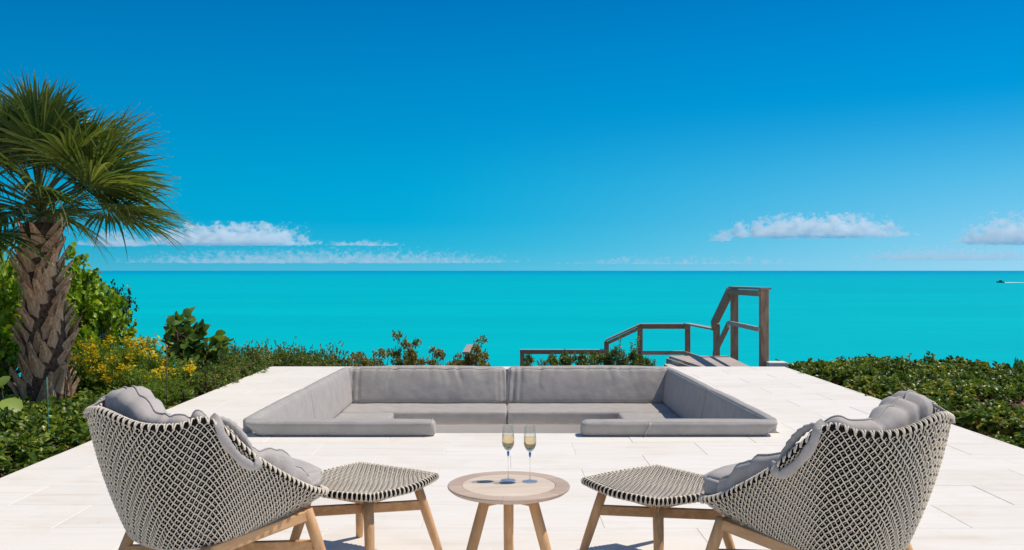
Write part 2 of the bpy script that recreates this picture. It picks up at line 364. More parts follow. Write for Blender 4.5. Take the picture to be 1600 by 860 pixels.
# leaves: vectorised ------------------------------------------------
def leaf_template(kind):
    if kind == 'obovate':   # spoon-shaped, folded on its midrib
        ys = [(0, 0.03), (0.35, 0.2), (0.7, 0.30), (0.95, 0.17)]
        tip = (1.04, 0)
    elif kind == 'round':
        ys = [(0, 0.10), (0.18, 0.38), (0.5, 0.52), (0.83, 0.38)]
        tip = (1.0, 0)
    else:  # narrow
        ys = [(0, 0.03), (0.3, 0.13), (0.7, 0.12)]
        tip = (1.0, 0)
    v = []; f = []
    for x, w in ys:
        c = -0.18 * x * x
        v += [(x, -w, c + w * 0.28), (x, 0, c), (x, w, c + w * 0.28)]
    n = len(ys)
    for i in range(n - 1):
        a = 3 * i; f += [(a, a + 3, a + 4, a + 1), (a + 1, a + 4, a + 5, a + 2)]
    v.append((tip[0], 0, -0.18 * tip[0] ** 2)); a = 3 * (n - 1); t = len(v) - 1
    f += [(a, t, a + 1), (a + 1, t, a + 2)]
    return np.array(v, float), f
TPL = {k: leaf_template(k) for k in ('obovate', 'round', 'narrow')}
def leaves_mesh(name, P, D, size, kind, mats, rnd=None, mi=None, upw=0.55):
    """P (n,3) leaf bases, D (n,3) leaf directions; faces turned mostly upwards"""
    V, Fc = TPL[kind]; n = len(P); D = D / np.linalg.norm(D, axis=1, keepdims=True)
    up = RNG.normal(0, 1, (n, 3)) * (1 - upw) + np.array([0, 0, 1.0]) * upw * 1.6
    y = np.cross(up, D); y /= np.maximum(np.linalg.norm(y, axis=1, keepdims=True), 1e-6); z = np.cross(D, y)
    size = np.asarray(size) * np.ones(n)
    Q = P[:, None, :] + size[:, None, None] * (V[None, :, 0:1] * D[:, None, :] + V[None, :, 1:2] * y[:, None, :] + V[None, :, 2:3] * z[:, None, :])
    m = len(V); Q = Q.reshape(-1, 3)
    loops = []; tot = []
    fl = [i for f in Fc for i in f]; fn = [len(f) for f in Fc]
    li = (np.array(fl)[None, :] + (np.arange(n) * m)[:, None]).ravel()
    lt = np.tile(np.array(fn), n); ls = np.concatenate([[0], np.cumsum(lt)[:-1]])
    me = bpy.data.meshes.new(name); me.vertices.add(len(Q)); me.vertices.foreach_set('co', Q.ravel())
    me.loops.add(len(li)); me.loops.foreach_set('vertex_index', li)
    me.polygons.add(len(lt)); me.polygons.foreach_set('loop_start', ls); me.polygons.foreach_set('loop_total', lt)
    if not isinstance(mats, (list, tuple)): mats = [mats]
    for q in mats: me.materials.append(q)
    if mi is not None: me.polygons.foreach_set('material_index', np.repeat(mi, len(Fc)))
    me.update(calc_edges=True); me.validate()
    if rnd is None: rnd = RNG.random(n)
    a = me.attributes.new('rnd', 'FLOAT', 'POINT'); a.data.foreach_set('value', np.repeat(rnd, m).astype(np.float32))
    me.polygons.foreach_set('use_smooth', [True] * len(me.polygons))
    return me

def unit(v): return v / np.maximum(np.linalg.norm(v, axis=-1, keepdims=True), 1e-9)
def foliage(name, blobs, tips, per, size, kind, mats, tipspread=0.7, upbias=0.35, fill=0.55, rosette=0.5):
    """blobs: list of (x,y,z,rx,ry,rz); leaf rosettes on the shell and, thinner, inside"""
    B = np.array(blobs, float); w = (B[:, 3] * B[:, 4] * B[:, 5]) ** (2 / 3); w /= w.sum()
    idx = RNG.choice(len(B), tips, p=w); d = unit(RNG.normal(0, 1, (tips, 3))); d[:, 2] = np.abs(d[:, 2]) * 0.9 + d[:, 2] * 0.1 + 0.0
    flip = RNG.random(tips) < 0.35; d[flip, 2] *= -0.6; d = unit(d)
    rr = fill + (1 - fill) * RNG.random(tips) ** 0.5; rr *= 1 + RNG.normal(0, 0.07, tips)
    T = B[idx, :3] + d * B[idx, 3:6] * rr[:, None]
    od = unit(d + np.array([0, 0, upbias]) + RNG.normal(0, 0.3, (tips, 3)))
    P = np.repeat(T, per, 0); O = np.repeat(od, per, 0); n = len(P)
    D = unit(O * rosette + unit(RNG.normal(0, 1, (n, 3))) * tipspread)
    P = P - O * (RNG.random((n, 1)) * size * 1.2)
    sz = size * RNG.uniform(0.6, 1.15, n)
    rn = np.clip(np.repeat(RNG.normal(0.5, 0.2, tips), per) + RNG.normal(0, 0.16, n), 0, 1)
    return leaves_mesh(name, P, D, sz, kind, mats, rn), T
def twigs_mesh(name, base, T, blobs, r0, k, m=M_TWIG):
    mb = MB(); base = Vector(base)
    for b in blobs:
        c = Vector(b[:3]); mid = base.lerp(c, 0.55) + Vector((random.uniform(-.1, .1), random.uniform(-.1, .1), 0)) * (c - base).length * 0.5
        mb.tube([base + Vector((random.uniform(-1, 1), random.uniform(-1, 1), 0)) * r0, mid, c], [r0, r0 * 0.7, r0 * 0.45], 5)
    for i in RNG.choice(len(T), min(k, len(T)), replace=False):
        t = Vector(T[i]); c = min((Vector(b[:3]) for b in blobs), key=lambda q: (q - t).length)
        mid = c.lerp(t, 0.5) + Vector((random.uniform(-.02, .02), random.uniform(-.02, .02), -0.01))
        mb.tube([c, mid, t], [r0 * 0.4, r0 * 0.3, r0 * 0.12], 4)
    return mb.mesh(name, m, True)

# ------------------------------------------------------------------ ground, sea
def gz(x, y):
    xs = abs(x - 0.3) - 4.2
    if x > 0: z = -0.10 - 0.30 * max(0, xs - 1.6) ** 1.15
    else: z = -0.10 - 0.05 * max(0, xs - 1.0)
    fy = y - 12.5
    if fy > 0: z -= 0.42 * fy
    z = max(z, -16.5)
    return z
mb = MB()
xs = sorted(set([-240, -140, -80, -45, -25] + [(-16 + i * 0.8) for i in range(41)] + [20, 25, 40, 80, 140, 240]))
ys = sorted(set([-60, -25, -8] + [-2 + i * 0.8 for i in range(36)] + [29, 33, 38, 45, 55, 75, 100]))
TX0, TX1, TY0, TY1 = -3.21, 3.85, 0.9, 12.32
def gzz(x, y):
    z = gz(x, y)
    if TX0 - 0.35 < x < TX1 + 0.35 and y < TY1 + 0.3: return -1.35
    if y < 1.5: return -1.35
    if 0 < x < 5.0 and 13 < y < 23: z = min(z, -1.9)
    if y < 0: z = min(z, -0.12)
    return z + 0.04 * noise.noise(Vector((x * 0.7, y * 0.7, 0)))
mb.grid([[(x, y, gzz(x, y)) for y in ys] for x in xs])
link('ground', mb.mesh('ground', M_GROUND, True), None, 'structure')
SEA = -16.0
mb = MB(); mb.add([(-60000, 20, SEA), (60000, 20, SEA), (60000, 80000, SEA), (-60000, 80000, SEA)], [(0, 1, 2, 3)])
link('sea', mb.mesh('sea', M_SEA), None, 'structure')

# ------------------------------------------------------------------ terrace with the sunken seating pit
PX0, PX1, PY0, PY1 = -2.14, 2.235, 7.275, 12.0
PFL = -0.82
mb = MB()
zt = -0.022
for (x0, x1, y0, y1) in ((TX0, PX0, TY0, TY1), (PX1, TX1, TY0, TY1), (PX0, PX1, TY0, PY0), (PX0, PX1, PY1, TY1)):
    mb.box(x0 + .003, x1 - .003, y0 + .003, y1 - .003, -1.3, zt)
    mb.box(x0 + .004, x1 - .004, y0 + .004, y1 - .004, zt + .0005, -.0029)
ter = link('terrace', mb.mesh('terrace', M_GROUT), None, 'structure')
mb = MB(); mb.box(-9, 9, -9, TY0 - .002, -1.3, 0); link('paving_slab', mb.mesh('paving_slab', M_TILE), ter)
mb = MB(); mb.box(PX0 - .01, PX1 + .01, PY0 - .01, PY1 + .01, -1.0, PFL); link('pit_floor', mb.mesh('pit_floor', M_TILE), ter, 'structure')
mb = MB()
mb.box(PX0 - 0.02, PX0 + 0.002, PY0, PY1, PFL, -0.03); mb.box(PX1 - 0.002, PX1 + 0.02, PY0, PY1, PFL, -0.03)
mb.box(PX0, PX1, PY0 - 0.02, PY0 + 0.002, PFL, -0.03); mb.box(PX0, PX1, PY1 - 0.002, PY1 + 0.02, PFL, -0.03)
link('pit_wall', mb.mesh('pit_wall', M_PLASTER), ter, 'structure')

def sub_rect(r, h):
    x0, x1, y0, y1 = r; a0, a1, b0, b1 = h
    if x1 <= a0 or x0 >= a1 or y1 <= b0 or y0 >= b1: return [r]
    o = []
    if y0 < b0: o.append((x0, x1, y0, b0))
    if y1 > b1: o.append((x0, x1, b1, y1))
    m0, m1 = max(y0, b0), min(y1, b1)
    if x0 < a0: o.append((x0, a0, m0, m1))
    if x1 > a1: o.append((a1, x1, m0, m1))
    return o
TL, TD, G = 0.944, 0.4555, 0.0032
tile_cache = {}
def tile(x0, x1, y0, y1):
    w, d = x1 - x0 - G, y1 - y0 - G
    if w < 0.02 or d < 0.02: return
    key = (round(w, 3), round(d, 3))
    if key not in tile_cache:
        m = MB(); m.box(-w / 2, w / 2, -d / 2, d / 2, -0.021, 0.0)
        m.v = [(x * (1 - (0.0022 / w * 2 if z > -.001 else 0)), y * (1 - (0.0022 / d * 2 if z > -.001 else 0)), z) for x, y, z in m.v]
        m2 = MB(); m2.box(-w / 2, w / 2, -d / 2, d / 2, -0.021, -0.0018)
        # chamfered slab: top rim inset
        V = [(-w/2, -d/2, -.021), (w/2, -d/2, -.021), (w/2, d/2, -.021), (-w/2, d/2, -.021),
             (-w/2, -d/2, -.002), (w/2, -d/2, -.002), (w/2, d/2, -.002), (-w/2, d/2, -.002),
             (-w/2+.002, -d/2+.002, 0), (w/2-.002, -d/2+.002, 0), (w/2-.002, d/2-.002, 0), (-w/2+.002, d/2-.002, 0)]
        Fc = [(3, 2, 1, 0), (8, 9, 10, 11)] + [(i, (i+1) % 4, 4+(i+1) % 4, 4+i) for i in range(4)] + [(4+i, 4+(i+1) % 4, 8+(i+1) % 4, 8+i) for i in range(4)]
        q = MB(); q.add(V, Fc); tile_cache[key] = q.mesh('paving_tile', M_TILE)
    o = link('paving_tile', tile_cache[key], ter)
    o.location = ((x0 + x1) / 2, (y0 + y1) / 2, random.uniform(-0.0008, 0.0008))
yy = 6.87 - TD * 13; row = -13
while yy < TY1:
    y0, y1 = max(yy, TY0), min(yy + TD, TY1)
    if y1 > TY0 + 0.03:
        off = 0.985 if row % 2 == 0 else 0.512
        x = off - TL * 5
        while x < TX1:
            x0, x1 = max(x, TX0), min(x + TL, TX1)
            if x1 - x0 > 0.02 and y1 - y0 > 0.02:
                for r in sub_rect((x0, x1, y0, y1), (PX0, PX1, PY0, PY1)): tile(*r)
            x += TL
    yy += TD; row += 1

# ------------------------------------------------------------------ cushions of the pit
def pad_mesh(name, C, r=0.03, seg=0.05, bulge=0.012, wr=0.004, wfun=None, m=M_SOFA, mi=None):
    """C: 8 corners [x0y0z0, x1y0z0, x1y1z0, x0y1z0, then the same for z1]; rounded, padded block"""
    C = [Vector(c) for c in C]
    sx = ((C[1] - C[0]).length + (C[5] - C[4]).length) / 2; sy = ((C[3] - C[0]).length + (C[7] - C[4]).length) / 2; sz = (C[4] - C[0]).length
    def ax(s):
        n = max(2, int(s / seg)); e = min(r, s * 0.45) / s
        k = [0, e * 0.15, e * 0.45, e]; mid = [e + (1 - 2 * e) * i / n for i in range(1, n)]
        return k + mid + [1 - q for q in reversed(k)]
    AX = [ax(sx), ax(sy), ax(sz)]; dims = (sx, sy, sz)
    bm = bmesh.new(); vmap = {}
    def shape(u, v, w):
        q = [u * sx, v * sy, w * sz]; inn = [min(max(q[i], min(r, dims[i] * .45)), dims[i] - min(r, dims[i] * .45)) for i in range(3)]
        d = Vector([q[i] - inn[i] for i in range(3)])
        if d.length > 1e-9:
            # superellipsoid-like rounding
            ml = max(abs(c) for c in d); d = d.normalized() * ml
        p = [inn[i] + d[i] for i in range(3)]
        U, Vv, Ww = p[0] / sx, p[1] / sy, p[2] / sz
        X = ((C[0] * (1 - U) + C[1] * U) * (1 - Vv) + (C[3] * (1 - U) + C[2] * U) * Vv) * (1 - Ww) + ((C[4] * (1 - U) + C[5] * U) * (1 - Vv) + (C[7] * (1 - U) + C[6] * U) * Vv) * Ww
        return X
    def vert(i, j, k):
        key = (i, j, k)
        if key not in vmap:
            vmap[key] = bm.verts.new(shape(AX[0][i], AX[1][j], AX[2][k])); info[vmap[key]] = (AX[0][i], AX[1][j], AX[2][k])
        return vmap[key]
    info = {}
    n0, n1, n2 = len(AX[0]) - 1, len(AX[1]) - 1, len(AX[2]) - 1
    for k in (0, n2):
        for i in range(n0):
            for j in range(n1): bm.faces.new((vert(i, j, k), vert(i + 1, j, k), vert(i + 1, j + 1, k), vert(i, j + 1, k)))
    for j in (0, n1):
        for i in range(n0):
            for k in range(n2): bm.faces.new((vert(i, j, k), vert(i + 1, j, k), vert(i + 1, j, k + 1), vert(i, j, k + 1)))
    for i in (0, n0):
        for j in range(n1):
            for k in range(n2): bm.faces.new((vert(i, j, k), vert(i, j + 1, k), vert(i, j + 1, k + 1), vert(i, j, k + 1)))
    bmesh.ops.recalc_face_normals(bm, faces=bm.faces); bm.normal_update()
    for v, (u, vv, w) in info.items():
        n = v.normal; g = lambda t: 4 * t * (1 - t)
        on = [u in (0, 1), vv in (0, 1), w in (0, 1)]
        ar = [math.sqrt(max(0, g(t))) for t in (u, vv, w)]
        am = 1
        for i in range(3): am *= ar[i] if not on[i] else 1
        d = bulge * am if sum(on) == 1 else 0
        p = v.co
        d += wr * noise.noise(p * 4.0) + wr * 0.6 * noise.noise(p * 11.0)
        if wfun: d += wfun(u, vv, w, p)
        info[v] = n * d
    for v, d in info.items():
        if isinstance(d, Vector): v.co += d
    me = bpy.data.meshes.new(name); bm.to_mesh(me); bm.free(); me.materials.append(m)
    me.polygons.foreach_set('use_smooth', [True] * len(me.polygons)); return me

def pad(name, label, C, group=None, piping=None, cat='cushion', **k):
    o = link(name, pad_mesh(name, C, **k)); tag(o, label, cat, group)
    for pts in (piping or []):
        q = MB(); q.tube(pts, 0.0045, 5); link('seam_piping', q.mesh('seam_piping', M_PIPE, True), o)
    return o
def C8(x0, x1, y0, y1, z0, z1): return [(x0, y0, z0), (x1, y0, z0), (x1, y1, z0), (x0, y1, z0), (x0, y0, z1), (x1, y0, z1), (x1, y1, z1), (x0, y1, z1)]
ZS = -0.40
# far back rests, leaning away
def pleats(seed, endl, endr):
    rr = random.Random(seed); fold = [(rr.random(), rr.uniform(.006, .02), rr.uniform(0.004, 0.011), rr.uniform(.25, .8)) for _ in range(26)]
    def f(u, v, w, p):
        if v > 0.5 and w > 0.02: return 0
        d = 0
        for c, s, a, l in fold:
            q = max(0, (w - (1 - l)) / l) if w < 1 else 1
            d -= a * q * math.exp(-((u - c - 0.02 * math.sin(w * 4 + c * 9)) / s) ** 2)
        for c, s, a in ((0.035, 0.012, 0.02), (0.075, 0.01, 0.012)) if endl else (): d -= a * math.exp(-((u - c) / s) ** 2)
        for c, s, a in ((0.985, 0.012, 0.02), (0.955, 0.01, 0.010)) if endr else (): d -= a * math.exp(-((u - c) / s) ** 2)
        return d
    return f
def backpad(x0, x1, xt0, xt1, seed, label, el_, er_):
    C = [(x0, 11.58, ZS + .005), (x1, 11.58, ZS + .005), (x1, 11.76, ZS + .005), (x0, 11.76, ZS + .005), (xt0, 11.745, 0.034), (xt1, 11.745, 0.034), (xt1, 11.95, 0.034), (xt0, 11.95, 0.034)]
    return pad('back_cushion', label, C, 'back cushions along the far side of the pit', r=0.035, seg=0.022, bulge=0.03, wfun=pleats(seed, el_, er_))
backpad(-2.05, 0.025, -2.06, 0.005, 3, 'wrinkled grey back cushion of the far bench, left of the middle gap', True, True)
backpad(0.035, 2.13, 0.06, 2.16, 5, 'grey back cushion of the far bench, right of the middle gap, corner in shade', True, False)
def wseat(u, v, w, p): return 0.006 * noise.noise(Vector((p.x * 3, p.y * 12, 1))) if w > 0.5 else -0.003 * abs(noise.noise(Vector((p.x * 9, 2, p.z * 2))))
pad('seat_cushion', 'long flat grey seat cushion of the far bench, left half', C8(-2.04, 0.028, 10.90, 11.62, -0.555, ZS), 'seat cushions of the far bench', r=0.025, bulge=0.008, wfun=wseat)
pad('seat_cushion', 'long flat grey seat cushion of the far bench, right half', C8(0.038, 2.12, 10.90, 11.62, -0.555, ZS), 'seat cushions of the far bench', r=0.025, bulge=0.008, wfun=wseat)
pad('seat_cushion', 'sunlit grey seat cushion of the left side bench', C8(-2.04, -1.34, 7.45, 10.88, -0.555, ZS - .002), 'seat cushions of the side benches', r=0.025, bulge=0.008, wfun=wseat)
pad('seat_cushion', 'half shaded grey seat cushion of the right side bench', C8(1.38, 2.12, 7.45, 10.88, -0.555, ZS - .002), 'seat cushions of the side benches', r=0.025, bulge=0.008, wfun=wseat)
# side back rests: two per side
def ztop(y): return 0.118 - (y - 7.2) / (11.95 - 7.2) * 0.085
def sidepad(s, y0, y1, label):
    if s < 0: bi, bo, ti, to = -1.965, -2.10, -2.045, -2.135
    else: bi, bo, ti, to = 2.045, 2.18, 2.135, 2.225
    z0, z1 = ztop(y0), ztop(y1)
    C = [(bi, y0, ZS + .004), (bo, y0, ZS + .004), (bo, y1, ZS + .004), (bi, y1, ZS + .004), (ti, y0, z0), (to, y0, z0), (to, y1, z1), (ti, y1, z1)]
    if s > 0: pass
    pip = [[(ti + (-.004 if s > 0 else .004) * 0, y0 + 0.02 + 0, z0 - 0.005), (ti, (y0 + y1) / 2, (z0 + z1) / 2 + 0.003), (ti, y1 - 0.02, z1 - 0.005)]]
    return pad('back_cushion', label, C, 'back cushions along the sides of the pit', r=0.028, bulge=0.012, wr=0.003)
sidepad(-1, 7.285, 9.425, 'grey side back cushion on the left of the pit, nearer one by the armchair')
sidepad(-1, 9.435, 11.93, 'grey side back cushion on the left of the pit, farther one in the corner')
sidepad(1, 7.285, 9.425, 'grey side back cushion on the right of the pit, nearer one, inner face in shade')
sidepad(1, 9.435, 11.93, 'grey side back cushion on the right of the pit, farther one, inner face in shade')
pad('front_cushion', 'low grey bolster along the near edge of the pit, left of the entry gap',
    [(-1.95, 7.12, .004), (-.555, 7.12, .004), (-.555, 7.28, .004), (-1.95, 7.28, .004), (-2.075, 7.10, .118), (-.565, 7.10, .118), (-.565, 7.27, .118), (-2.115, 7.28, .118)],
    'bolsters on the near edge of the pit', r=0.03, bulge=0.008, wr=0.003, piping=[[(-.585, 7.093, .10), (-.575, 7.105, .118), (-.58, 7.25, .119)]])
pad('front_cushion', 'low grey bolster along the near edge of the pit, right of the entry gap',
    [(.615, 7.12, .004), (2.08, 7.12, .004), (2.08, 7.28, .004), (.615, 7.28, .004), (.63, 7.10, .116), (2.185, 7.10, .116), (2.225, 7.28, .116), (.63, 7.27, .116)],
    'bolsters on the near edge of the pit', r=0.03, bulge=0.008, wr=0.003, piping=[[(1.115, 7.105, .01), (1.13, 7.091, .05), (1.15, 7.089, .09), (1.16, 7.105, .113)]])
# bench plinth
mb = MB(); mb.box(-2.12, 2.2, 10.96, 11.95, PFL, -0.56); mb.box(-2.12, -1.40, 7.4, 10.955, PFL, -0.56); mb.box(1.44, 2.2, 7.4, 10.955, PFL, -0.56)
tag(link('bench_base', mb.mesh('bench_base', M_PLASTER)), 'pale rendered base under the pit seat cushions', 'bench', kind='structure')

# ------------------------------------------------------------------ wooden stair and railings down to the beach
st = thing('beach_stairway', 'weathered wooden stair and landing with railings behind the pit on the right', 'stairway', (3.75, 12.7, 0))
so = Vector(st.location)
def wpart(name, pts, m, bev=0.004):
    b = MB()
    for p in pts: b.beam(*p)
    o = link(name, b.mesh(name, m, False, bev), st); o.location = -so; return o
def post(x, y, z0, z1, w=0.11): return wpart('post', [((x, y, z0), (x, y, z1), w, w, (0, 1, 0))], M_OLDWOOD)
P1 = (3.685, 12.72); P2 = (3.80, 14.8); P3 = (3.885, 16.4); P4 = (4.03, 19.7); P5 = (3.03, 20.0); P6 = (2.28, 20.0); P7 = (0.40, 20.0)
post(*P1, -0.6, 1.045, 0.112); post(*P2, -1.8, 1.02, 0.108); post(*P3, -2.6, 0.34, 0.105)
post(*P4, -3, 0.115, 0.105); post(*P5, -3, 0.11, 0.105); post(*P6, -3, -0.26, 0.10); post(*P7, -3.2, -0.47, 0.10)
def cap(a, b, w=0.15, h=0.035):
    wpart('handrail', [(a, b, w, h)], M_CAP)
def rail(a, b, w=0.04, h=0.085, m=M_OLDRAIL): wpart('rail', [(a, b, w, h)], m)
cap((P1[0], 12.60, 1.065), (P2[0] + .0, 14.90, 1.04)); rail((P1[0] - .075, 12.68, .995), (P2[0] - .075, 14.86, .97))
rail((P1[0] - .075, 12.70, 0.485), (P2[0] - .075, 14.86, 0.455), 0.04, 0.065, M_CAP)
cap((P2[0] - .02, 14.915, 1.025), (P3[0] - .01, 16.5, 0.365)); rail((P2[0] - .078, 14.88, .93), (P3[0] - .078, 16.4, .29), 0.04, 0.15)
rail((P2[0] - .075, 14.9, 0.42), (P3[0] - .075, 16.3, -0.22), 0.04, 0.12)
cap((P3[0] + .02, 16.52, .235), (P4[0], 19.78, .145)); rail((P3[0] - .05, 16.4, -.37), (P4[0] - .06, 19.7, -.50), 0.04, .09)
cap((P4[0] + .04, 19.93, .125), (P5[0] - .0, 19.93, .125), 0.13); rail((P4[0], 19.93, .065), (P5[0], 19.93, .065))
rail((P4[0], 19.92, -.51), (P5[0], 19.92, -.51), 0.04, 0.085)
cap((P5[0] - .005, 19.94, .12), (P6[0] - .03, 19.94, -.235), 0.13); rail((P5[0], 19.925, .05), (P6[0], 19.925, -.30), .04, .07)
rail((P5[0], 19.92, -.55), (P6[0], 19.92, -.90), .04, .085)
cap((P6[0] - .02, 19.93, -.452), (P7[0] - .06, 19.93, -.452), 0.13); rail((P6[0], 19.93, -.505), (P7[0], 19.93, -.505), .04, .07)
# upper deck boards (run across, slightly skewed)
dk = [(2.92, 12.95), (3.90, 12.95), (3.93, 14.92), (2.72, 14.92)]
nb = 14
for i in range(nb):
    t0, t1 = i / nb, (i + 1) / nb - 0.006
    q = lambda a, b, t: a + (b - a) * t
    b = MB()
    ya, yb = q(12.95, 14.92, t0), q(12.95, 14.92, t1)
    xl0, xl1, xr0, xr1 = q(2.95, 2.74, t0), q(2.95, 2.74, t1), q(3.62, 3.72, t0), q(3.62, 3.72, t1)
    V = [(xl0, ya, -.135), (xr0, ya, -.135), (xr1, yb, -.135), (xl1, yb, -.135), (xl0, ya, -.10), (xr0, ya, -.10), (xr1, yb, -.10), (xl1, yb, -.10)]
    b.add(V, [(0, 1, 2, 3), (4, 5, 6, 7), (0, 1, 5, 4), (1, 2, 6, 5), (2, 3, 7, 6), (3, 0, 4, 7)])
    o = link('deck_board', b.mesh('deck_board', M_DECK, False, 0.003), st); o.location = -so
wpart('joist', [((2.93, 12.95, -.24), (2.72, 14.93, -.24), .05, .20), ((2.93, 12.9, -.45), (2.72, 14.93, -.45), .045, .2), ((3.60, 12.95, -.24), (3.70, 14.93, -.24), .05, .19)], M_CAP)
b = MB(); b.box(2.60, 2.80, 14.2, 14.6, -0.55, -0.2); o = link('step_block', b.mesh('step_block', M_ROCK, False, .01), st); o.location = -so
for i in range(6):
    y = 15.0 + i * 0.28; z = -.24 - i * 0.165
    wpart('tread', [((2.8, y + .13, z), (3.84, y + .13, z), .27, .035)], M_DECK)
wpart('stringer', [((2.78, 14.95, -.25), (2.78, 16.9, -1.35), .05, .25), ((3.80, 14.95, -.25), (3.80, 16.9, -1.35), .05, .25)], M_OLDRAIL)
for i in range(9):
    wpart('landing_board', [((2.9, 16.95 + i * .33, -1.2), (4.1, 16.95 + i * .33, -1.2), .31, .035)], M_DECK)
# separate hand rail stub left of it
hs = thing('handrail_stub', 'short weathered handrail end poking up behind the left back cushion', 'handrail', (-.86, 20, -2.5))
b = MB(); b.beam((0, 0, 1.98), (0.02, 2.0, 1.98), .155, .05); link('handrail', b.mesh('handrail', M_CAP, False, .004), hs)
b = MB(); b.beam((0.02, .12, -.6), (.02, .12, 1.95), .10, .10, (0, 1, 0)); link('post', b.mesh('post', M_OLDWOOD, False, .004), hs)
b = MB(); b.beam((0.02, 1.9, -1.6), (.02, 1.9, 1.95), .10, .10, (0, 1, 0)); link('post', b.mesh('post', M_OLDWOOD, False, .004), hs)
# white kerb block by the tall post
b = MB(); b.box(-.16, .1, -.1, .1, -.5, .035); o = link('kerb_block', b.mesh('kerb_block', M_TILE, False, .01)); o.location = (3.86, 12.62, 0)
tag(o, 'small white stone block beside the tall stair post', 'stone block')

# ------------------------------------------------------------------ woven furniture
def crom(P, t):
    n = len(P); i = int(math.floor(t)); f = t - i
    p = [Vector(P[(i + k) % n]) for k in (-1, 0, 1, 2)]
    return 0.5 * ((2 * p[1]) + (-p[0] + p[2]) * f + (2 * p[0] - 5 * p[1] + 4 * p[2] - p[3]) * f * f + (-p[0] + 3 * p[1] - 3 * p[2] + p[3]) * f ** 3)
half_rim = [(.395, 0, .398), (.375, .245, .405), (.23, .345, .455), (-.02, .412, .61), (-.215, .408, .778), (-.315, .345, .764), (-.395, .225, .765), (-.440, 0, .80)]
half_bas = [(.325, 0, .365), (.30, .225, .372), (.19, .285, .362), (.02, .305, .335), (-.12, .300, .310), (-.20, .255, .297), (-.265, .16, .288), (-.29, 0, .285)]
def full(h): return h + [(x, -y, z) for x, y, z in reversed(h[1:-1])]
RIM, BAS = full(half_rim), full(half_bas)
# arc-length table along the rim so the weave is even
_n = 1400; _ts = [i * len(RIM) / _n for i in range(_n + 1)]
_pp = [(crom(RIM, t % len(RIM))) for t in _ts]
_al = [0]
for i in range(_n): _al.append(_al[-1] + (_pp[i + 1] - _pp[i]).length)
_al = np.array(_al) / _al[-1]; _ts = np.array(_ts)
def shell(u, v):
    """u 0..1 round the rim from the front centre, v 0 at the base 1 at the rim"""
    t = float(np.interp(u % 1.0, _al, _ts)) % len(RIM)
    a, b = crom(BAS, t), crom(RIM, t)
    p = a.lerp(b, v); h = (b - a).length
    c = Vector((-.02, 0, 0)); o = Vector((p.x, p.y, 0)) - c; o.normalize()
    p += o * (0.034 * h * 4 * v * (1 - v))
    return p
NU, NV = 104, 30
PITCH = 0.0170
_cache = {}
def shellg(iu, iv, SU=4, SV=3):   # cached fine grid
    k = (iu % (NU * SU), iv)
    if k not in _cache: _cache[k] = shell(k[0] / (NU * SU), iv / (NV * 2.0 * SV))
    return _cache[k]
def shelln(u, v):
    e = 1e-3; du = shell(u + e, v) - shell(u - e, v); v1 = min(v + e, 1); v0 = max(v - e, 0); dv = shell(u, v1) - shell(u, v0)
    n = du.cross(dv); n.normalize(); p = shell(u, v); 
    if n.dot(Vector((p.x + .02, p.y, 0))) < 0: n = -n
    return n
# precomputed point/normal grid, bilinear lookups
GU, GV = 344, 68
GP = np.zeros((GU, GV + 1, 3)); GN = np.zeros((GU, GV + 1, 3))
for i in range(GU):
    for j in range(GV + 1): GP[i, j] = shell(i / GU, j / GV)
dU = np.roll(GP, -1, 0) - np.roll(GP, 1, 0); dV = np.gradient(GP, axis=1)
GN = np.cross(dU, dV); GN /= np.maximum(np.linalg.norm(GN, axis=2, keepdims=True), 1e-9)
sgn = np.sign((GN * (GP * np.array([1, 1, 0]) + np.array([.02, 0, 0]))).sum(2, keepdims=True)); GN *= sgn
def look(u, v, off=0.0):
    u = (u % 1.0) * GU; i = int(u); fu = u - i; i %= GU; i2 = (i + 1) % GU
    v = min(max(v, 0), 1) * GV; j = min(int(v), GV - 1); fv = v - j
    w = ((1 - fu) * (1 - fv), fu * (1 - fv), (1 - fu) * fv, fu * fv)
    p = w[0] * GP[i, j] + w[1] * GP[i2, j] + w[2] * GP[i, j + 1] + w[3] * GP[i2, j + 1]
    if off: p = p + off * (w[0] * GN[i, j] + w[1] * GN[i2, j] + w[2] * GN[i, j + 1] + w[3] * GN[i2, j + 1])
    return Vector(p)
HGT = np.array([sum((Vector(GP[i, j + 1]) - Vector(GP[i, j])).length for j in range(GV)) for i in range(GU)])
def hgt(u):
    u = (u % 1.0) * GU; i = int(u); f = u - i; return (1 - f) * HGT[i % GU] + f * HGT[(i + 1) % GU]
def deep(u, c): return 1 - c * PITCH / hgt(u)
def nrm(u, v):
    i = int((u % 1) * GU) % GU; j = min(int(v * GV), GV); return Vector(GN[i, j])

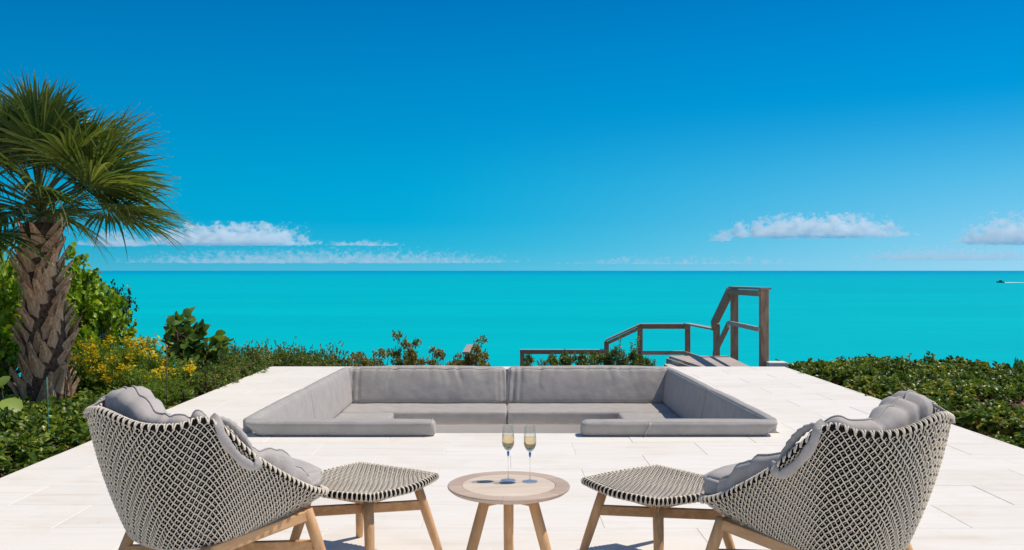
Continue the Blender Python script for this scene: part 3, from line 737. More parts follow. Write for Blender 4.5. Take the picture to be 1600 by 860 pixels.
def make_chair(label):
    ch = thing('woven_armchair', label, 'armchair', group='woven lounge chairs either side of the table')
    # light diagonal ropes, over and under
    m = MB()
    for fam in (1, -1):
        for k in range(NU):
            pts = []; q = 0
            while True:
                c = q / 3; u = (k + fam * c * 0.5) / NU; v = deep(u, c)
                if v < 0.0 or q > 3 * 44: break
                off = 0.0042 + 0.0026 * math.cos((c + k) * PI + (PI if fam < 0 else 0))
                pts.append(look(u, v, off)); q += 1
            if len(pts) > 2: m.tube(pts, 0.0027, 4, False)
    link('woven_shell', m.mesh('woven_shell', M_ROPE, 'keep'), ch, 'stuff')
    # dark inner strands
    m = MB(); n_ = 172
    for j in range(0, 44):
        for i in range(n_):
            u0, u1 = i / n_, (i + 1) / n_
            if deep(u0, j + .46) < 0 or deep(u1, j + .46) < 0: continue
            A_ = [look(u0, deep(u0, j - .44), 0), look(u1, deep(u1, j - .44), 0), look(u1, deep(u1, j + .44), 0), look(u0, deep(u0, j + .44), 0)]
            m.add([tuple(p) for p in A_], [(0, 1, 2, 3)])
    for k in range(NU):
        P = [[look((k + .5 + du) / NU, q / 34, -0.004) for q in range(35)] for du in (-.36, .36)]
        m.grid(list(zip(*P)))
    # seat pan
    P = []
    for i in range(86):
        b = look(i / 86, 0, -.002); c = Vector((-.02, 0, .315)); P.append([c.lerp(b, f) + Vector((0, 0, -.006 * math.sin(f * PI))) for f in (0.02, .35, .7, 1)])
    m.grid(P, True)
    link('dark_weave', m.mesh('dark_weave', M_BLACK, 'keep'), ch, 'stuff')
    # short light dashes in the middle of every cell
    m = MB()
    for k in range(NU):
        for j in range(1, 44):
            cu = (k + j * .5 + .5) / NU
            if deep(cu, j + .4) < 0: continue
            u_a, u_b = cu - .10 / NU, cu + .10 / NU
            m.tube([look(u_a, deep(u_a, j + .17), 0.0008), look(u_b, deep(u_b, j - .17), 0.0008)], 0.0014, 4)
    link('weave_dash', m.mesh('weave_dash', M_ROPE, 'keep'), ch, 'stuff')
    # rim: dark rolled edge with light lashings
    m = MB(); m.tube([look(i / 172, 1, 0.0) + Vector((0, 0, .002)) for i in range(172)], 0.0105, 8, closed=True)
    link('rim', m.mesh('rim', M_BLACK, True), ch)
    m = MB()
    for k in range(NU):
        for sgn_ in (0, 1):
            u0 = (k + .5 * 0) / NU
            pts = []
            for q in range(7):
                t = q / 6; ang = -0.3 + t * 3.6
                uu = u0 + (0.42 * t * (1 if sgn_ else -1)) / NU
                n = nrm(uu, 1); c = look(uu, 1); wv = (look(uu, 1) - look(uu, .96)).normalized()
                pts.append(c + n * (math.cos(ang) * .0150) + wv * (math.sin(ang) * .0150 + .002))
            m.tube(pts, 0.0034, 4, False)
    # bottom edge band
    m.tube([look(i / 172, 0, 0.003) for i in range(172)], 0.0042, 5, closed=True)
    link('rim_lashing', m.mesh('rim_lashing', M_ROPE, 'keep'), ch, 'stuff')
    # teak frame
    feet = [(.36, .34), (.36, -.34), (-.30, .30), (-.30, -.30)]
    tops = [(.245, .315, .365), (.245, -.315, .365), (-.17, .295, .30), (-.17, -.295, .30)]
    for (fx, fy), (tx, ty, tz) in zip(feet, tops):
        m = MB(); a = Vector((tx, ty, tz)); b_ = Vector((fx, fy, .008)); m.tube([a, a.lerp(b_, .35), a.lerp(b_, .7), b_], [.023, .0235, .021, .018], 12, True, up=(0, 1, 0))
        leg = link('leg', m.mesh('leg', M_TEAK, 'keep'), ch)
        m = MB(); m.lathe([(.016, 0), (.016, .009)], 12, (fx, fy, 0)); link('foot', m.mesh('foot', M_RUBBER), leg)
    def fr(name, a, b_, w, h):
        m = MB(); m.beam(a, b_, w, h); link(name, m.mesh(name, M_TEAKH, False, .005), ch)
    for s in (1, -1):
        fr('side_beam', (.24, .315 * s, .345), (-.18, .295 * s, .282), .032, .042)
    fr('cross_beam', (.245, .30, .345), (.245, -.30, .345), .03, .04); fr('cross_beam', (-.17, .28, .275), (-.17, -.28, .275), .03, .04)
    fr('stretcher', (.285, .30, .215), (-.215, -.285, .18), .026, .042); fr('stretcher', (.285, -.30, .213), (-.215, .285, .178), .026, .040)
    return ch

def chair_cushion(label, seed, backpuff, far):
    rr = random.Random(seed)
    root = thing('chair_cushion', label, 'cushion', group='grey cushions of the woven chairs')
    pl = [(rr.random(), rr.uniform(.006, .016), rr.uniform(.007, .020)) for _ in range(26)]
    # back and arm roll following the rim
    u0, u1 = 0.10, 0.90; n = 150; prof = 22; P = []
    for i in range(n + 1):
        f = i / n; u = u0 + (u1 - u0) * f
        bk = math.exp(-((u - .5) / .10) ** 2); arm = math.exp(-((u - .29) / .06) ** 2) + math.exp(-((u - .71) / .06) ** 2)
        slope = math.exp(-((u - .185) / .05) ** 2) + math.exp(-((u - .815) / .05) ** 2)
        h = .010 + .050 * math.exp(-((u - (.5 - .04 * far)) / .085) ** 2) * backpuff + .068 * slope + .004 * arm    # how far it stands above the rim
        th = .050 + .050 * bk + .006 * slope                  # half thickness
        endf = min(1, min(f, 1 - f) / .035) ** .5
        top = look(u, 1); bot = look(u, .22 if .2 < u < .8 else .45); nr = nrm(u, .8); wv = (top - look(u, .75)).normalized()
        inw = -nr
        up = (wv * .8 + Vector((0, 0, .4))).normalized()
        ln = (top - bot).length
        cT = top + inw * (th + .014) + up * (h - .028); cB = bot + inw * (th + .012)
        row_ = []
        pinch = sum(a * math.exp(-((f - c) / s) ** 2) for c, s, a in pl)
        for k in range(prof):
            a = 2 * PI * k / prof; ca, sa = math.cos(a), math.sin(a)
            # rounded capsule cross-section, fuller inside
            q = max(-1, min(1, sa * 1.25)); base = cB.lerp(cT, (q + 1) / 2)
            rx = (th * (1.15 if ca > 0 else .85)) * (abs(ca) ** .8) * (1 if ca > 0 else -1)
            # seam groove on the outer top
            g = -.006 * math.exp(-((a - 2.2) / .22) ** 2)
            tz = (.030 * max(0, sa) ** 3 - .02 * max(0, -sa) ** 3)
            p = base + inw * rx * endf + up * tz * endf
            dn = (inw * ca + up * sa); w = .007 * noise.noise(p * 9 + Vector((seed, 0, 0))) + .004 * noise.noise(p * 24)
            p += dn * ((w + g) - pinch * (.4 + .6 * max(0, sa))) * endf
            if endf < .999: p = p.lerp(cB.lerp(cT, .55), (1 - endf) * .7)
            row_.append(p)
        P.append(row_)
    m = MB(); m.grid(P, False, True); m.f.append(tuple(range(prof))); m.mi.append(0); m.f.append(tuple(n * prof + k for k in range(prof))); m.mi.append(0)
    link('back_cushion', m.mesh('back_cushion', M_PAD, True), root)
    # welt cord along the top edge
    m = MB(); m.tube([P[i][5] + (P[i][5] - P[i][16]).normalized() * .002 for i in range(4, n - 3)], .0035, 5); link('welt', m.mesh('welt', M_PAD, True), root)
    # seat cushion
    def ws(u, v, w, p): return -.010 * math.exp(-((w - .62) / .06) ** 2) * (1 if (u in (0, 1) or v in (0, 1)) else 0) + .010 * noise.noise(p * 6)
    C = [(-.22, -.25, .335), (.365, -.245, .405), (.365, .245, .405), (-.22, .25, .335), (-.20, -.27, .46), (.385, -.262, .508), (.385, .262, .508), (-.20, .27, .46)]
    link('seat_cushion', pad_mesh('seat_cushion', C, r=.05, seg=.025, bulge=.035, wr=.008, wfun=ws, m=M_PAD), root)
    # fabric hoods over the arm corners: outer strap and rolled lobe
    for s in (0, 1):
        def U(x): return x if not s else 1 - x
        pts = [look(U(x), v, o) for x, v, o in ((x_ + .018, v_, o_) for x_, v_, o_ in ((.312, 1, -.02), (.306, 1, .012), (.301, .955, .018), (.293, .905, .017), (.278, .865, .016), (.262, .85, .016), (.246, .875, .016), (.238, .94, .018), (.233, 1.0, .008), (.229, 1.0, -.03)))]
        pts[0] += Vector((0, 0, .02)); pts[1] += Vector((0, 0, .015)); pts[-2] += Vector((0, 0, .012)); pts[-1] += Vector((0, 0, .01))
        Q = []
        for i in range(37):
            t = i / 36 * (len(pts) - 1); j = min(int(t), len(pts) - 2); f = t - j
            pp = [pts[max(j - 1, 0)], pts[j], pts[j + 1], pts[min(j + 2, len(pts) - 1)]]
            c = .5 * (2 * pp[1] + (pp[2] - pp[0]) * f + (2 * pp[0] - 5 * pp[1] + 4 * pp[2] - pp[3]) * f * f + (3 * pp[1] - 3 * pp[2] + pp[3] - pp[0]) * f ** 3)
            Q.append(c)
        m = MB(); G_ = []
        un = .5 * (U(.25) + U(.25)); nr = nrm(un, .9)
        for i, c in enumerate(Q):
            d = (Q[min(i + 1, 36)] - Q[max(i - 1, 0)]).normalized(); wd = d.cross(nr).normalized(); w = .017 + .002 * math.sin(i * .7)
            rr_ = []
            for k in range(10):
                a = 2 * PI * k / 10; rr_.append(c + wd * w * math.cos(a) + nr * (.0055 * math.sin(a) + .0025 * noise.noise(c * 40)))
            G_.append(rr_)
        m.grid(G_, False, True); link('strap', m.mesh('strap', M_PAD, True), root)
        lob = []
        for i in range(25):
            x = .325 - .08 * i / 24; t = i / 24
            lob.append(look(U(x), 1, -.034) + Vector((0, 0, .010 + .036 * math.sin(PI * min(1, t * 1.15)) ** .7)))
        m = MB(); m.tube(lob, [.006 + .007 * math.sin(PI * i / 24) + .002 * math.sin(i * 2.1) for i in range(25)], 10, True, 1.1)
        link('hood', m.mesh('hood', M_PAD, True), root)
    # folded corner at the back top
    m = MB(); G_ = []
    for i in range(15):
        t = i / 14; u = .5 - far * (.075 - .03 * t)
        c0 = look(u, 1, -.065) + Vector((0, 0, .040)); c1 = look(u - .0, 1, .010) + Vector((0, 0, .022)); c2 = look(u, .972, .0155)
        rr_ = []
        for k in range(9):
            s_ = k / 8; p = (c0 * (1 - s_) ** 2 + c1 * 2 * s_ * (1 - s_) + c2 * s_ * s_); rr_.append(p + nrm(u, 1) * .003 * math.sin(t * 9))
        G_.append(rr_)
    m.grid(G_); me = m.mesh('corner_flap', M_PAD, True); o = link('corner_flap', me, root)
    sm = o.modifiers.new('t', 'SOLIDIFY'); sm.thickness = .009; sm.offset = 0
    return root

HL = R(46)
c1 = make_chair('cream and black woven armchair left of the round table, seen from behind its side')
c2 = copy_tree(c1); c2['label'] = 'cream and black woven armchair right of the round table, seen from behind its side'
c1.location = (-1.185, 3.62, 0); c1.rotation_euler = (0, 0, HL)
c2.location = (1.235, 3.49, 0); c2.rotation_euler = (0, 0, PI - HL)
q1 = chair_cushion('puffy light grey cushion in the woven armchair left of the table', 3, 1.0, 1)
q2 = chair_cushion('puffy light grey cushion in the woven armchair right of the table', 8, .9, -1)
for q, c in ((q1, c1), (q2, c2)): q.location = c.location; q.rotation_euler = c.rotation_euler

# footstool ---------------------------------------------------------
def make_stool(label):
    st_ = thing('woven_footstool', label, 'footstool', group='woven footstools')
    A = .262
    def top(a, b, off=0):   # a,b in -1..1, rounded square saddle
        r = max(abs(a), abs(b)); 
        if r < 1e-6: x = y = 0
        else:
            L2 = math.hypot(a, b); k = (1 - .40) + .40 * (r / L2); k = 1 + (k - 1) * r ** 2.0
            x, y = a * A * k, b * A * k
        z = .366 + .022 * (a * a * b * b) ** .7 * 0 - .012 * (1 - r * r) + .006 * (abs(a * b))
        edge = max(0, r - .93) / .07
        return Vector((x, y, z - .006 * edge ** 2 + off))
    m = MB(); n = 24
    n = 13
    for i in range(-n, n + 1):     # main light ropes
        s = i / n * .97
        pts = [top(s, j / 36, .0048 + .0016 * math.cos(PI * (j * .5 + i))) for j in range(-36, 37)]
        m.tube(pts, .0031, 4, False)
    for i in range(-18, 19):
        s = i / 18 * .97
        pts = [top(j / 26, s + .018 * (1 if j % 2 else -1), .0026 + .0026 * math.cos(PI * (j + 1))) for j in range(-26, 27)]
        m.tube(pts, .0018, 4, False)
    link('woven_top', m.mesh('woven_top', M_ROPE, 'keep'), st_, 'stuff')
    m = MB()
    for i in range(-n, n):
        s0, s1 = (i + .10) / n * .97, (i + .92) / n * .97
        G_ = [[top(s0, j / 16), top(s1, j / 16)] for j in range(-16, 17)]; m.grid(G_)
        if i % 2: continue
        G_ = [[top(j / 16, s0, -.003), top(j / 16, s1, -.003)] for j in range(-16, 17)]; m.grid(G_)
    ring = []
    for i in range(120):
        t = i / 120 * 4; sd_ = int(t); f = (t - sd_) * 2 - 1
        a, b = [(1, f), (-f, 1), (-1, -f), (f, -1)][sd_]; ring.append(top(a, b, -.005))
    m.tube(ring, .0125, 8, closed=True)
    link('dark_weave', m.mesh('dark_weave', M_BLACK, 'keep'), st_, 'stuff')
    m = MB(); K = 80
    for k in range(K):
        t = k / K * 4; sd_ = int(t) % 4; f = (t - int(t)) * 2 - 1
        a, b = [(1, f), (-f, 1), (-1, -f), (f, -1)][sd_]; c = top(a, b, -.005)
        o_ = Vector((c.x, c.y, 0)).normalized(); sl = Vector((-o_.y, o_.x, 0))
        for dr in (1, -1):
            pts = []
            for q in range(8):
                an = PI * .95 - q / 7 * PI * 1.55
                pts.append(c + o_ * math.cos(an) * .0165 + Vector((0, 0, 1)) * math.sin(an) * .0165 + sl * dr * (q / 7 - .5) * .012)
            m.tube(pts, .0032, 4, False)
    link('rim_lashing', m.mesh('rim_lashing', M_ROPE, 'keep'), st_, 'stuff')
    tp, ft = .165, .245
    for sx in (1, -1):
        for sy in (1, -1):
            m = MB(); a = Vector((tp * sx, tp * sy, .352)); b_ = Vector((ft * sx, ft * sy, .006)); m.tube([a, a.lerp(b_, .4), a.lerp(b_, .75), b_], [.022, .0225, .0205, .017], 12, True, up=(sy, -sx, 0))
            leg = link('leg', m.mesh('leg', M_TEAK, 'keep'), st_)
            m = MB(); m.lathe([(.015, 0), (.015, .007)], 12, (ft * sx, ft * sy, 0)); link('foot', m.mesh('foot', M_RUBBER), leg)
    def fr(name, a, b_, w, h):
        m = MB(); m.beam(a, b_, w, h); link(name, m.mesh(name, M_TEAKH, False, .004), st_)
    for a, b_ in (((tp, tp), (tp, -tp)), ((tp, -tp), (-tp, -tp)), ((-tp, -tp), (-tp, tp)), ((-tp, tp), (tp, tp))):
        fr('apron', (a[0], a[1], .326), (b_[0], b_[1], .326), .026, .034)
    k = .198
    fr('stretcher', (k, k, .235), (-k, -k, .235), .026, .046); fr('stretcher', (k, -k, .233), (-k, k, .233), .026, .044)
    return st_
s1 = make_stool('woven footstool in front of the left armchair, left of the round table')
s2 = copy_tree(s1); s2['label'] = 'woven footstool in front of the right armchair, right of the round table'
s1.location = (-.640, 4.10, 0); s1.rotation_euler = (0, 0, R(58))
s2.location = (.69, 4.03, 0); s2.rotation_euler = (0, 0, R(36))

# round table --------------------------------------------------------
TB = Vector((.018, 3.655, 0))
tb = thing('round_side_table', 'small round teak table with pale inlaid top between the armchairs', 'table', TB)
def arc_seg(name, r0, r1, a0, a1, prof, m, parent):
    b = MB(); n = 24; P = []
    for i in range(n + 1):
        a = a0 + (a1 - a0) * i / n; P.append([(r * math.cos(a), r * math.sin(a), z) for r, z in prof])
    b.grid(P, False, True); k = len(prof); b.f += [tuple(range(k)), tuple(n * k + j for j in range(k))]; b.mi += [0, 0]
    return link(name, b.mesh(name, m), parent)
prof = [(.190, .4230), (.190, .4462), (.1915, .4470), (.2455, .4470), (.2485, .4455), (.2495, .4420), (.247, .437), (.234, .4265), (.222, .4230)]
for i, (a0, a1) in enumerate(((R(-96), R(-38)), (R(-38), R(28)), (R(28), R(128)), (R(128), R(186)), (R(186), R(264)))):
    arc_seg('rim_segment', .190, .2495, a0 + .002, a1 - .002, prof, M_RING, tb)
NP = 7
for i in range(NP):   # inlay planks
    rI = .1885; y0 = -rI + i * 2 * rI / NP; y1 = y0 + 2 * rI / NP - .0008
    b = MB(); pts = []
    n = 10
    for k in range(n + 1):
        y = y0 + (y1 - y0) * k / n; x = math.sqrt(max(0, rI * rI - y * y)); pts.append((x, y))
    pts = pts + [(-x, y) for x, y in reversed(pts)]
    V = [(x, y, .424) for x, y in pts] + [(x, y, .4462) for x, y in pts]; k = len(pts)
    b.add(V, [tuple(range(k)), tuple(range(2 * k - 1, k - 1, -1))] + [(j, (j + 1) % k, k + (j + 1) % k, k + j) for j in range(k)])
    o = link('inlay_plank', b.mesh('inlay_plank', M_DISC), tb); o.rotation_euler = (0, 0, R(4))
for a, rt, rb in ((R(90), .115, .235), (R(210), .105, .235), (R(330), .105, .235)):
    b = MB(); A_ = Vector((math.cos(a) * rt, math.sin(a) * rt, .4155)); B_ = Vector((math.cos(a) * rb, math.sin(a) * rb, .005))
    b.tube([A_, A_.lerp(B_, .4), A_.lerp(B_, .75), B_], [.0215, .022, .0205, .017], 14, True, up=(-math.sin(a), math.cos(a), 0)); leg = link('leg', b.mesh('leg', M_TEAK, 'keep'), tb)
    b = MB(); b.lathe([(.015, 0), (.015, .007)], 12, (B_.x, B_.y, 0)); link('foot', b.mesh('foot', M_RUBBER), leg)
for i in range(3):
    a, c = (R(210), R(330), R(90))[i], (R(330), R(90), R(210))[i]
    p, q = Vector((math.cos(a), math.sin(a), 0)) * .108, Vector((math.cos(c), math.sin(c), 0)) * .108
    b = MB(); n = 8; P = []
    nrml = Vector((-(q - p).y, (q - p).x, 0)).normalized() * .012
    for k in range(n + 1):
        t = k / n; o_ = p.lerp(q, t); zb = .372 + .016 * math.sin(PI * t)
        P.append([o_ + nrml + Vector((0, 0, .4155)), o_ - nrml + Vector((0, 0, .4155)), o_ - nrml + Vector((0, 0, zb)), o_ + nrml + Vector((0, 0, zb))])
    b.grid(P, False, True); b.f += [(0, 1, 2, 3), (n * 4, n * 4 + 1, n * 4 + 2, n * 4 + 3)]; b.mi += [0, 0]
    link('apron', b.mesh('apron', M_TEAKH), tb)

def flute(loc, label, fill):
    g = thing('champagne_flute', label, 'champagne glass', loc, group='champagne flutes on the round table')
    b = MB(); b.lathe([(0.0, 0), (.030, 0), (.0322, .0014), (.030, .0028), (.012, .0042), (.005, .008), (.0031, .014), (.0025, .022), (0, .022)], 36)
    link('base', b.mesh('base', M_THINB, 'keep'), g)
    b = MB(); b.lathe([(0, .0222), (.0024, .0222), (.0022, .045), (.0023, .08), (.0028, .0995), (0, .0995)], 16); link('stem', b.mesh('stem', M_THIN, 'keep'), g)
    b = MB(); b.lathe([(0, .0998), (.0030, .101), (.0052, .110), (.0055, .115), (.0035, .1215), (0, .1215)], 16); link('drop', b.mesh('drop', M_BLUE, 'keep'), g)
    o_ = [(0, .1218), (.006, .1225), (.013, .1285), (.020, .138), (.0245, .1485), (.0262, .160), (.0262, .175), (.0248, .20), (.0226, .228), (.02225, .2330)]
    i_ = [(.02215, .2335), (.0215, .2330), (.0217, .228), (.0239, .20), (.0253, .175), (.0253, .160), (.0236, .149), (.0192, .1395), (.0122, .131), (.005, .1262), (0, .1255)]
    b = MB(); b.lathe(o_ + i_, 40); bowl = link('bowl', b.mesh('bowl', M_THIN, 'keep'), g)
    zt_ = fill
    w = [(0, .1375), (.0175, .1382), (.0231, .149), (.0249, .160), (.0249, .175), (.0247 - (zt_ - .175) * .055, zt_ - .0004), (.0243 - (zt_ - .175) * .055, zt_), (.022, zt_), (0, zt_)]
    b = MB(); b.lathe(w, 40); link('sparkling_wine', b.mesh('sparkling_wine', M_WINE, 'keep'), g)
    b = MB(); b.lathe([(0, .1262), (.0048, .1268), (.0118, .1315), (.0166, .1364), (.0160, .1368), (0, .1368)], 28)
    for k in range(90):
        a = random.random() * 2 * PI; z = random.uniform(.131, .148); rmax = .0255 * ((z - .121) / .036) ** .7; r = min(.0262, rmax)
        p = Vector((math.cos(a) * r, math.sin(a) * r, z)); s = random.uniform(.0008, .0017)
        b.add([tuple(p + Vector(d) * s) for d in ((1, 0, 0), (-1, 0, 0), (0, 1, 0), (0, -1, 0), (0, 0, 1), (0, 0, -1))], [(0, 2, 4), (2, 1, 4), (1, 3, 4), (3, 0, 4), (2, 0, 5), (1, 2, 5), (3, 1, 5), (0, 3, 5)])
    link('beads', b.mesh('beads', M_BEAD), g, 'stuff')
    b = MB()
    for k in range(70):
        a = random.random() * 2 * PI; z = random.uniform(.15, zt_ + (.03 if fill > .186 else .0)); r = .0243
        p = Vector((math.cos(a) * r, math.sin(a) * r, z)); s = random.uniform(.0005, .0010)
        b.add([tuple(p + Vector(d) * s) for d in ((1, 0, 0), (-1, 0, 0), (0, 1, 0), (0, -1, 0), (0, 0, 1), (0, 0, -1))], [(0, 2, 4), (2, 1, 4), (1, 3, 4), (3, 0, 4), (2, 0, 5), (1, 2, 5), (3, 1, 5), (0, 3, 5)])
    link('bubbles', b.mesh('bubbles', M_BUBBLE), g, 'stuff')
flute((.016, 3.725, .4473), 'left champagne flute on the round table, a little fuller', .1875)
flute((.106, 3.705, .4473), 'right champagne flute on the round table, a little less full', .1835)

# ------------------------------------------------------------------ palm
PB = Vector((-4.48, 8.75, -0.12))
palm = thing('palm_tree', 'short fan palm with a trunk of crossed old leaf bases, left of the terrace', 'palm tree', PB)
TH = 1.90
lean = lambda z: Vector((.02 * math.sin(z * 2), 0, 0)) + Vector((-.055 * (z / TH) ** 1.2, 0, 0))
mb = MB(); mb.tube([lean(z) + Vector((0, 0, z)) for z in [TH * i / 10 for i in range(11)]], [.205, .20, .195, .19, .185, .175, .165, .155, .145, .135, .12], 20, True)
tr = link('trunk', mb.mesh('trunk', M_CORE, True), palm)
def boot_mesh(seed):
    r = random.Random(seed); P = []; Lb = r.uniform(.27, .36); n = 7
    for i in range(n + 1):
        t = i / n; w = .078 * (1 - t) ** 1.0 + .024; th = .020 * (1 - t * .4)
        x = .0 + .135 * t ** 1.5; z = Lb * t
        crv = .10 * (1 - t)          # wraps the trunk at its foot
        rr_ = []
        for k in range(5):
            s = k / 4 * 2 - 1; rr_.append(Vector((x - crv * s * s * .5 + .016 * (1 - abs(s)) * (1 - .5 * t) + r.uniform(-.003, .003), w * s, z + (.0 if t < 1 else .03 * r.uniform(-1, 1)) - .02 * s * s)))
        for k in range(4, -1, -1):
            s = k / 4 * 2 - 1; rr_.append(Vector((x - th - crv * s * s * .5, w * s * .95, z + (.0 if t < 1 else .012 * r.uniform(-1, 1)) - .02 * s * s)))
        P.append(rr_)
    m = MB(); m.grid(P, False, True); m.f.append(tuple(n * 10 + k for k in range(10))); m.mi.append(0); return m.mesh('leaf_base', M_BOOT)
BM = [boot_mesh(i) for i in range(5)]
ga = 2 * PI * .382; nbt = 104
for i in range(nbt):
    z = .02 + (TH - .14) * i / nbt; a = i * ga; rad = .195 - .06 * (z / TH)
    if math.sin(a) > .75 and False: continue
    o = link('leaf_base', BM[i % 5], tr); c = lean(z) + Vector((0, 0, z)) + Vector((math.cos(a), math.sin(a), 0)) * rad
    o.location = c; sc = (.96 - .20 * z / TH) * random.uniform(.85, 1.12); o.scale = (sc * random.uniform(.8, 1.1), sc, sc)
    o.rotation_euler = ((.30 if i % 2 else -.30) + random.uniform(-.12, .12), random.uniform(-.16, .06) - .16 * max(0, 1 - z / .5), a)
def frond_meshes(seed, elev):
    r = random.Random(seed); d0 = Vector((math.cos(elev), 0, math.sin(elev)))
    PL = r.uniform(.46, .68); pts = []; 
    for i in range(8):
        t = i / 7; pts.append(Vector((d0.x * PL * t, 0, d0.z * PL * t - .05 * t * t * math.cos(elev))))
    pm = MB(); pm.tube(pts, [.013 - .006 * i / 7 for i in range(8)], 5)
    hub = pts[-1]; ax_ = (pts[-1] - pts[-2]).normalized(); ax_ = (ax_ + Vector((0, 0, -.10 * math.cos(elev)))).normalized()
    side_ = Vector((0, 1, 0)); tw_ = r.uniform(-.75, .75); side_ = (side_ * math.cos(tw_) + ax_.cross(side_) * math.sin(tw_)).normalized(); nrm_ = ax_.cross(side_) * -1
    if nrm_.z < 0 and abs(elev) < 1.3: nrm_ = -nrm_
    bm_ = MB(); n = 44; tot = R(r.uniform(200, 235)); dphi = tot / n
    for i in range(n):
        ph = -tot / 2 + dphi * (i + .5); Lg = r.uniform(.66, .78) * (.62 + .38 * math.cos(ph * .62))
        lift = .22 * abs(math.sin(ph))          # blade folds up at the sides
        dr = (ax_ * math.cos(ph) + side_ * math.sin(ph) + nrm_ * lift).normalized()
        wd = (-ax_ * math.sin(ph) + side_ * math.cos(ph)).normalized()
        droop = r.uniform(.05, .26) + (.25 if r.random() < .16 else 0); sidek = r.uniform(-.05, .05)
        org = hub + ax_ * .10 * math.cos(ph * .7)
        rows_ = []; m = 9
        bm_.rv = min(.86, max(0, r.gauss(.45, .26))); base_r = bm_.rv
        o = len(bm_.v)
        for k in range(m + 1):
            s = k / m; p = org + dr * (Lg * s) + Vector((0, 0, -1)) * (droop * s ** 2.8 * Lg * 1.1) + wd * sidek * s * s
            w = s * Lg * dphi * .54 if s < .44 else .44 * Lg * dphi * .54 * (1 - ((s - .44) / .56) ** 1.2)
            w = max(w, .0012)
            fold = nrm_ * (w * .55)
            bm_.v += [tuple(p + wd * w + fold), tuple(p), tuple(p - wd * w + fold)]
            rv = base_r + (max(0, (s - .86)) / .14) ** 1.0 * (1.0 - base_r) * (1 if r.random() < .8 else .4)
            bm_.r += [rv] * 3
        for k in range(m):
            a = o + 3 * k; bm_.f += [(a, a + 3, a + 4, a + 1), (a + 1, a + 4, a + 5, a + 2)]; bm_.mi += [0, 0]
    me = bpy.data.meshes.new('frond'); me.from_pydata(bm_.v, [], bm_.f); me.materials.append(L_PALM)
    at_ = me.attributes.new('rnd', 'FLOAT', 'POINT'); at_.data.foreach_set('value', bm_.r)
    me.polygons.foreach_set('use_smooth', [True] * len(me.polygons)); me.update()
    return me, pm.mesh('petiole', M_PETIOLE, True)
crown_c = lean(TH) + Vector((0, 0, TH + .13))
FR = {}
nf = 52
FO = list(range(nf)); random.Random(12).shuffle(FO)
for i in range(nf):
    t = FO[i] / (nf - 1); e = R(84 - 88 * t ** 1.05 + random.uniform(-6, 6)); key = FO[i] // 2
    if key not in FR: FR[key] = frond_meshes(100 + key, e)
    fm, pm = FR[key]
    o = link('frond', fm, palm); o.location = crown_c + Vector((0, 0, .16 - .22 * t)); a = i * ga + .4 + random.uniform(-.2, .2); o.rotation_euler = (random.uniform(-.12, .12), random.uniform(-.10, .04), a)
    sc = random.uniform(.92, 1.12) * (.84 if t < .3 else 1); o.scale = (sc, sc, sc)
    link('petiole', pm, o)

# ------------------------------------------------------------------ shrubs
def shrub_proto(name, blobs, tips, per, size, kind, m, base=(0, 0, 0), twr=.012, tw=60, **k):
    lm, T = foliage('foliage', blobs, tips, per, size, kind, m, **k)
    tm = twigs_mesh('branches', base, T, blobs, twr, tw)
    return lm, tm
def place(name, proto, loc, rz, sc, label, cat, group=None):
    t = thing(name, label, cat, loc, rz, group); t.scale = sc if isinstance(sc, tuple) else (sc,) * 3
    link('branches', proto[1], t); link('foliage', proto[0], t, 'stuff'); return t
def rb(n, R_, H, r0, r1, seed, zf=.75):
    r = random.Random(seed); o = []
    for _ in range(n):
        a = r.random() * 2 * PI; d = R_ * math.sqrt(r.random()); q = r.uniform(r0, r1)
        o.append((d * math.cos(a), d * math.sin(a), r.uniform(.35, 1) * H * (1 - .4 * (d / max(R_, .01)) ** 2), q, q, q * zf))
    return o
hp = [shrub_proto('hedge', rb(10, .30, .22, .10, .17, s), 250, 8, .053, 'obovate', L_HEDGE, twr=.008, tw=40, fill=.35, upbias=.9) for s in (1, 2, 3)]
hp += [shrub_proto('hedge_mixed', rb(8, .30, .26, .08, .15, s), 150, 7, .050, 'round', L_MIX, twr=.009, tw=60, fill=.3, upbias=.7) for s in (8, 9)]
hn = [shrub_proto('hedge_big', rb(10, .32, .24, .11, .18, s), 260, 7, .058, 'obovate', L_HEDGE, twr=.009, tw=40, fill=.35, upbias=.9) for s in (4, 5)]
sm_ = [shrub_proto('small', rb(14, .36, .40, .13, .20, s, 1), 800, 8, .024, 'obovate', L_SMALL, twr=.01, tw=90, fill=.5) for s in (6, 7)]
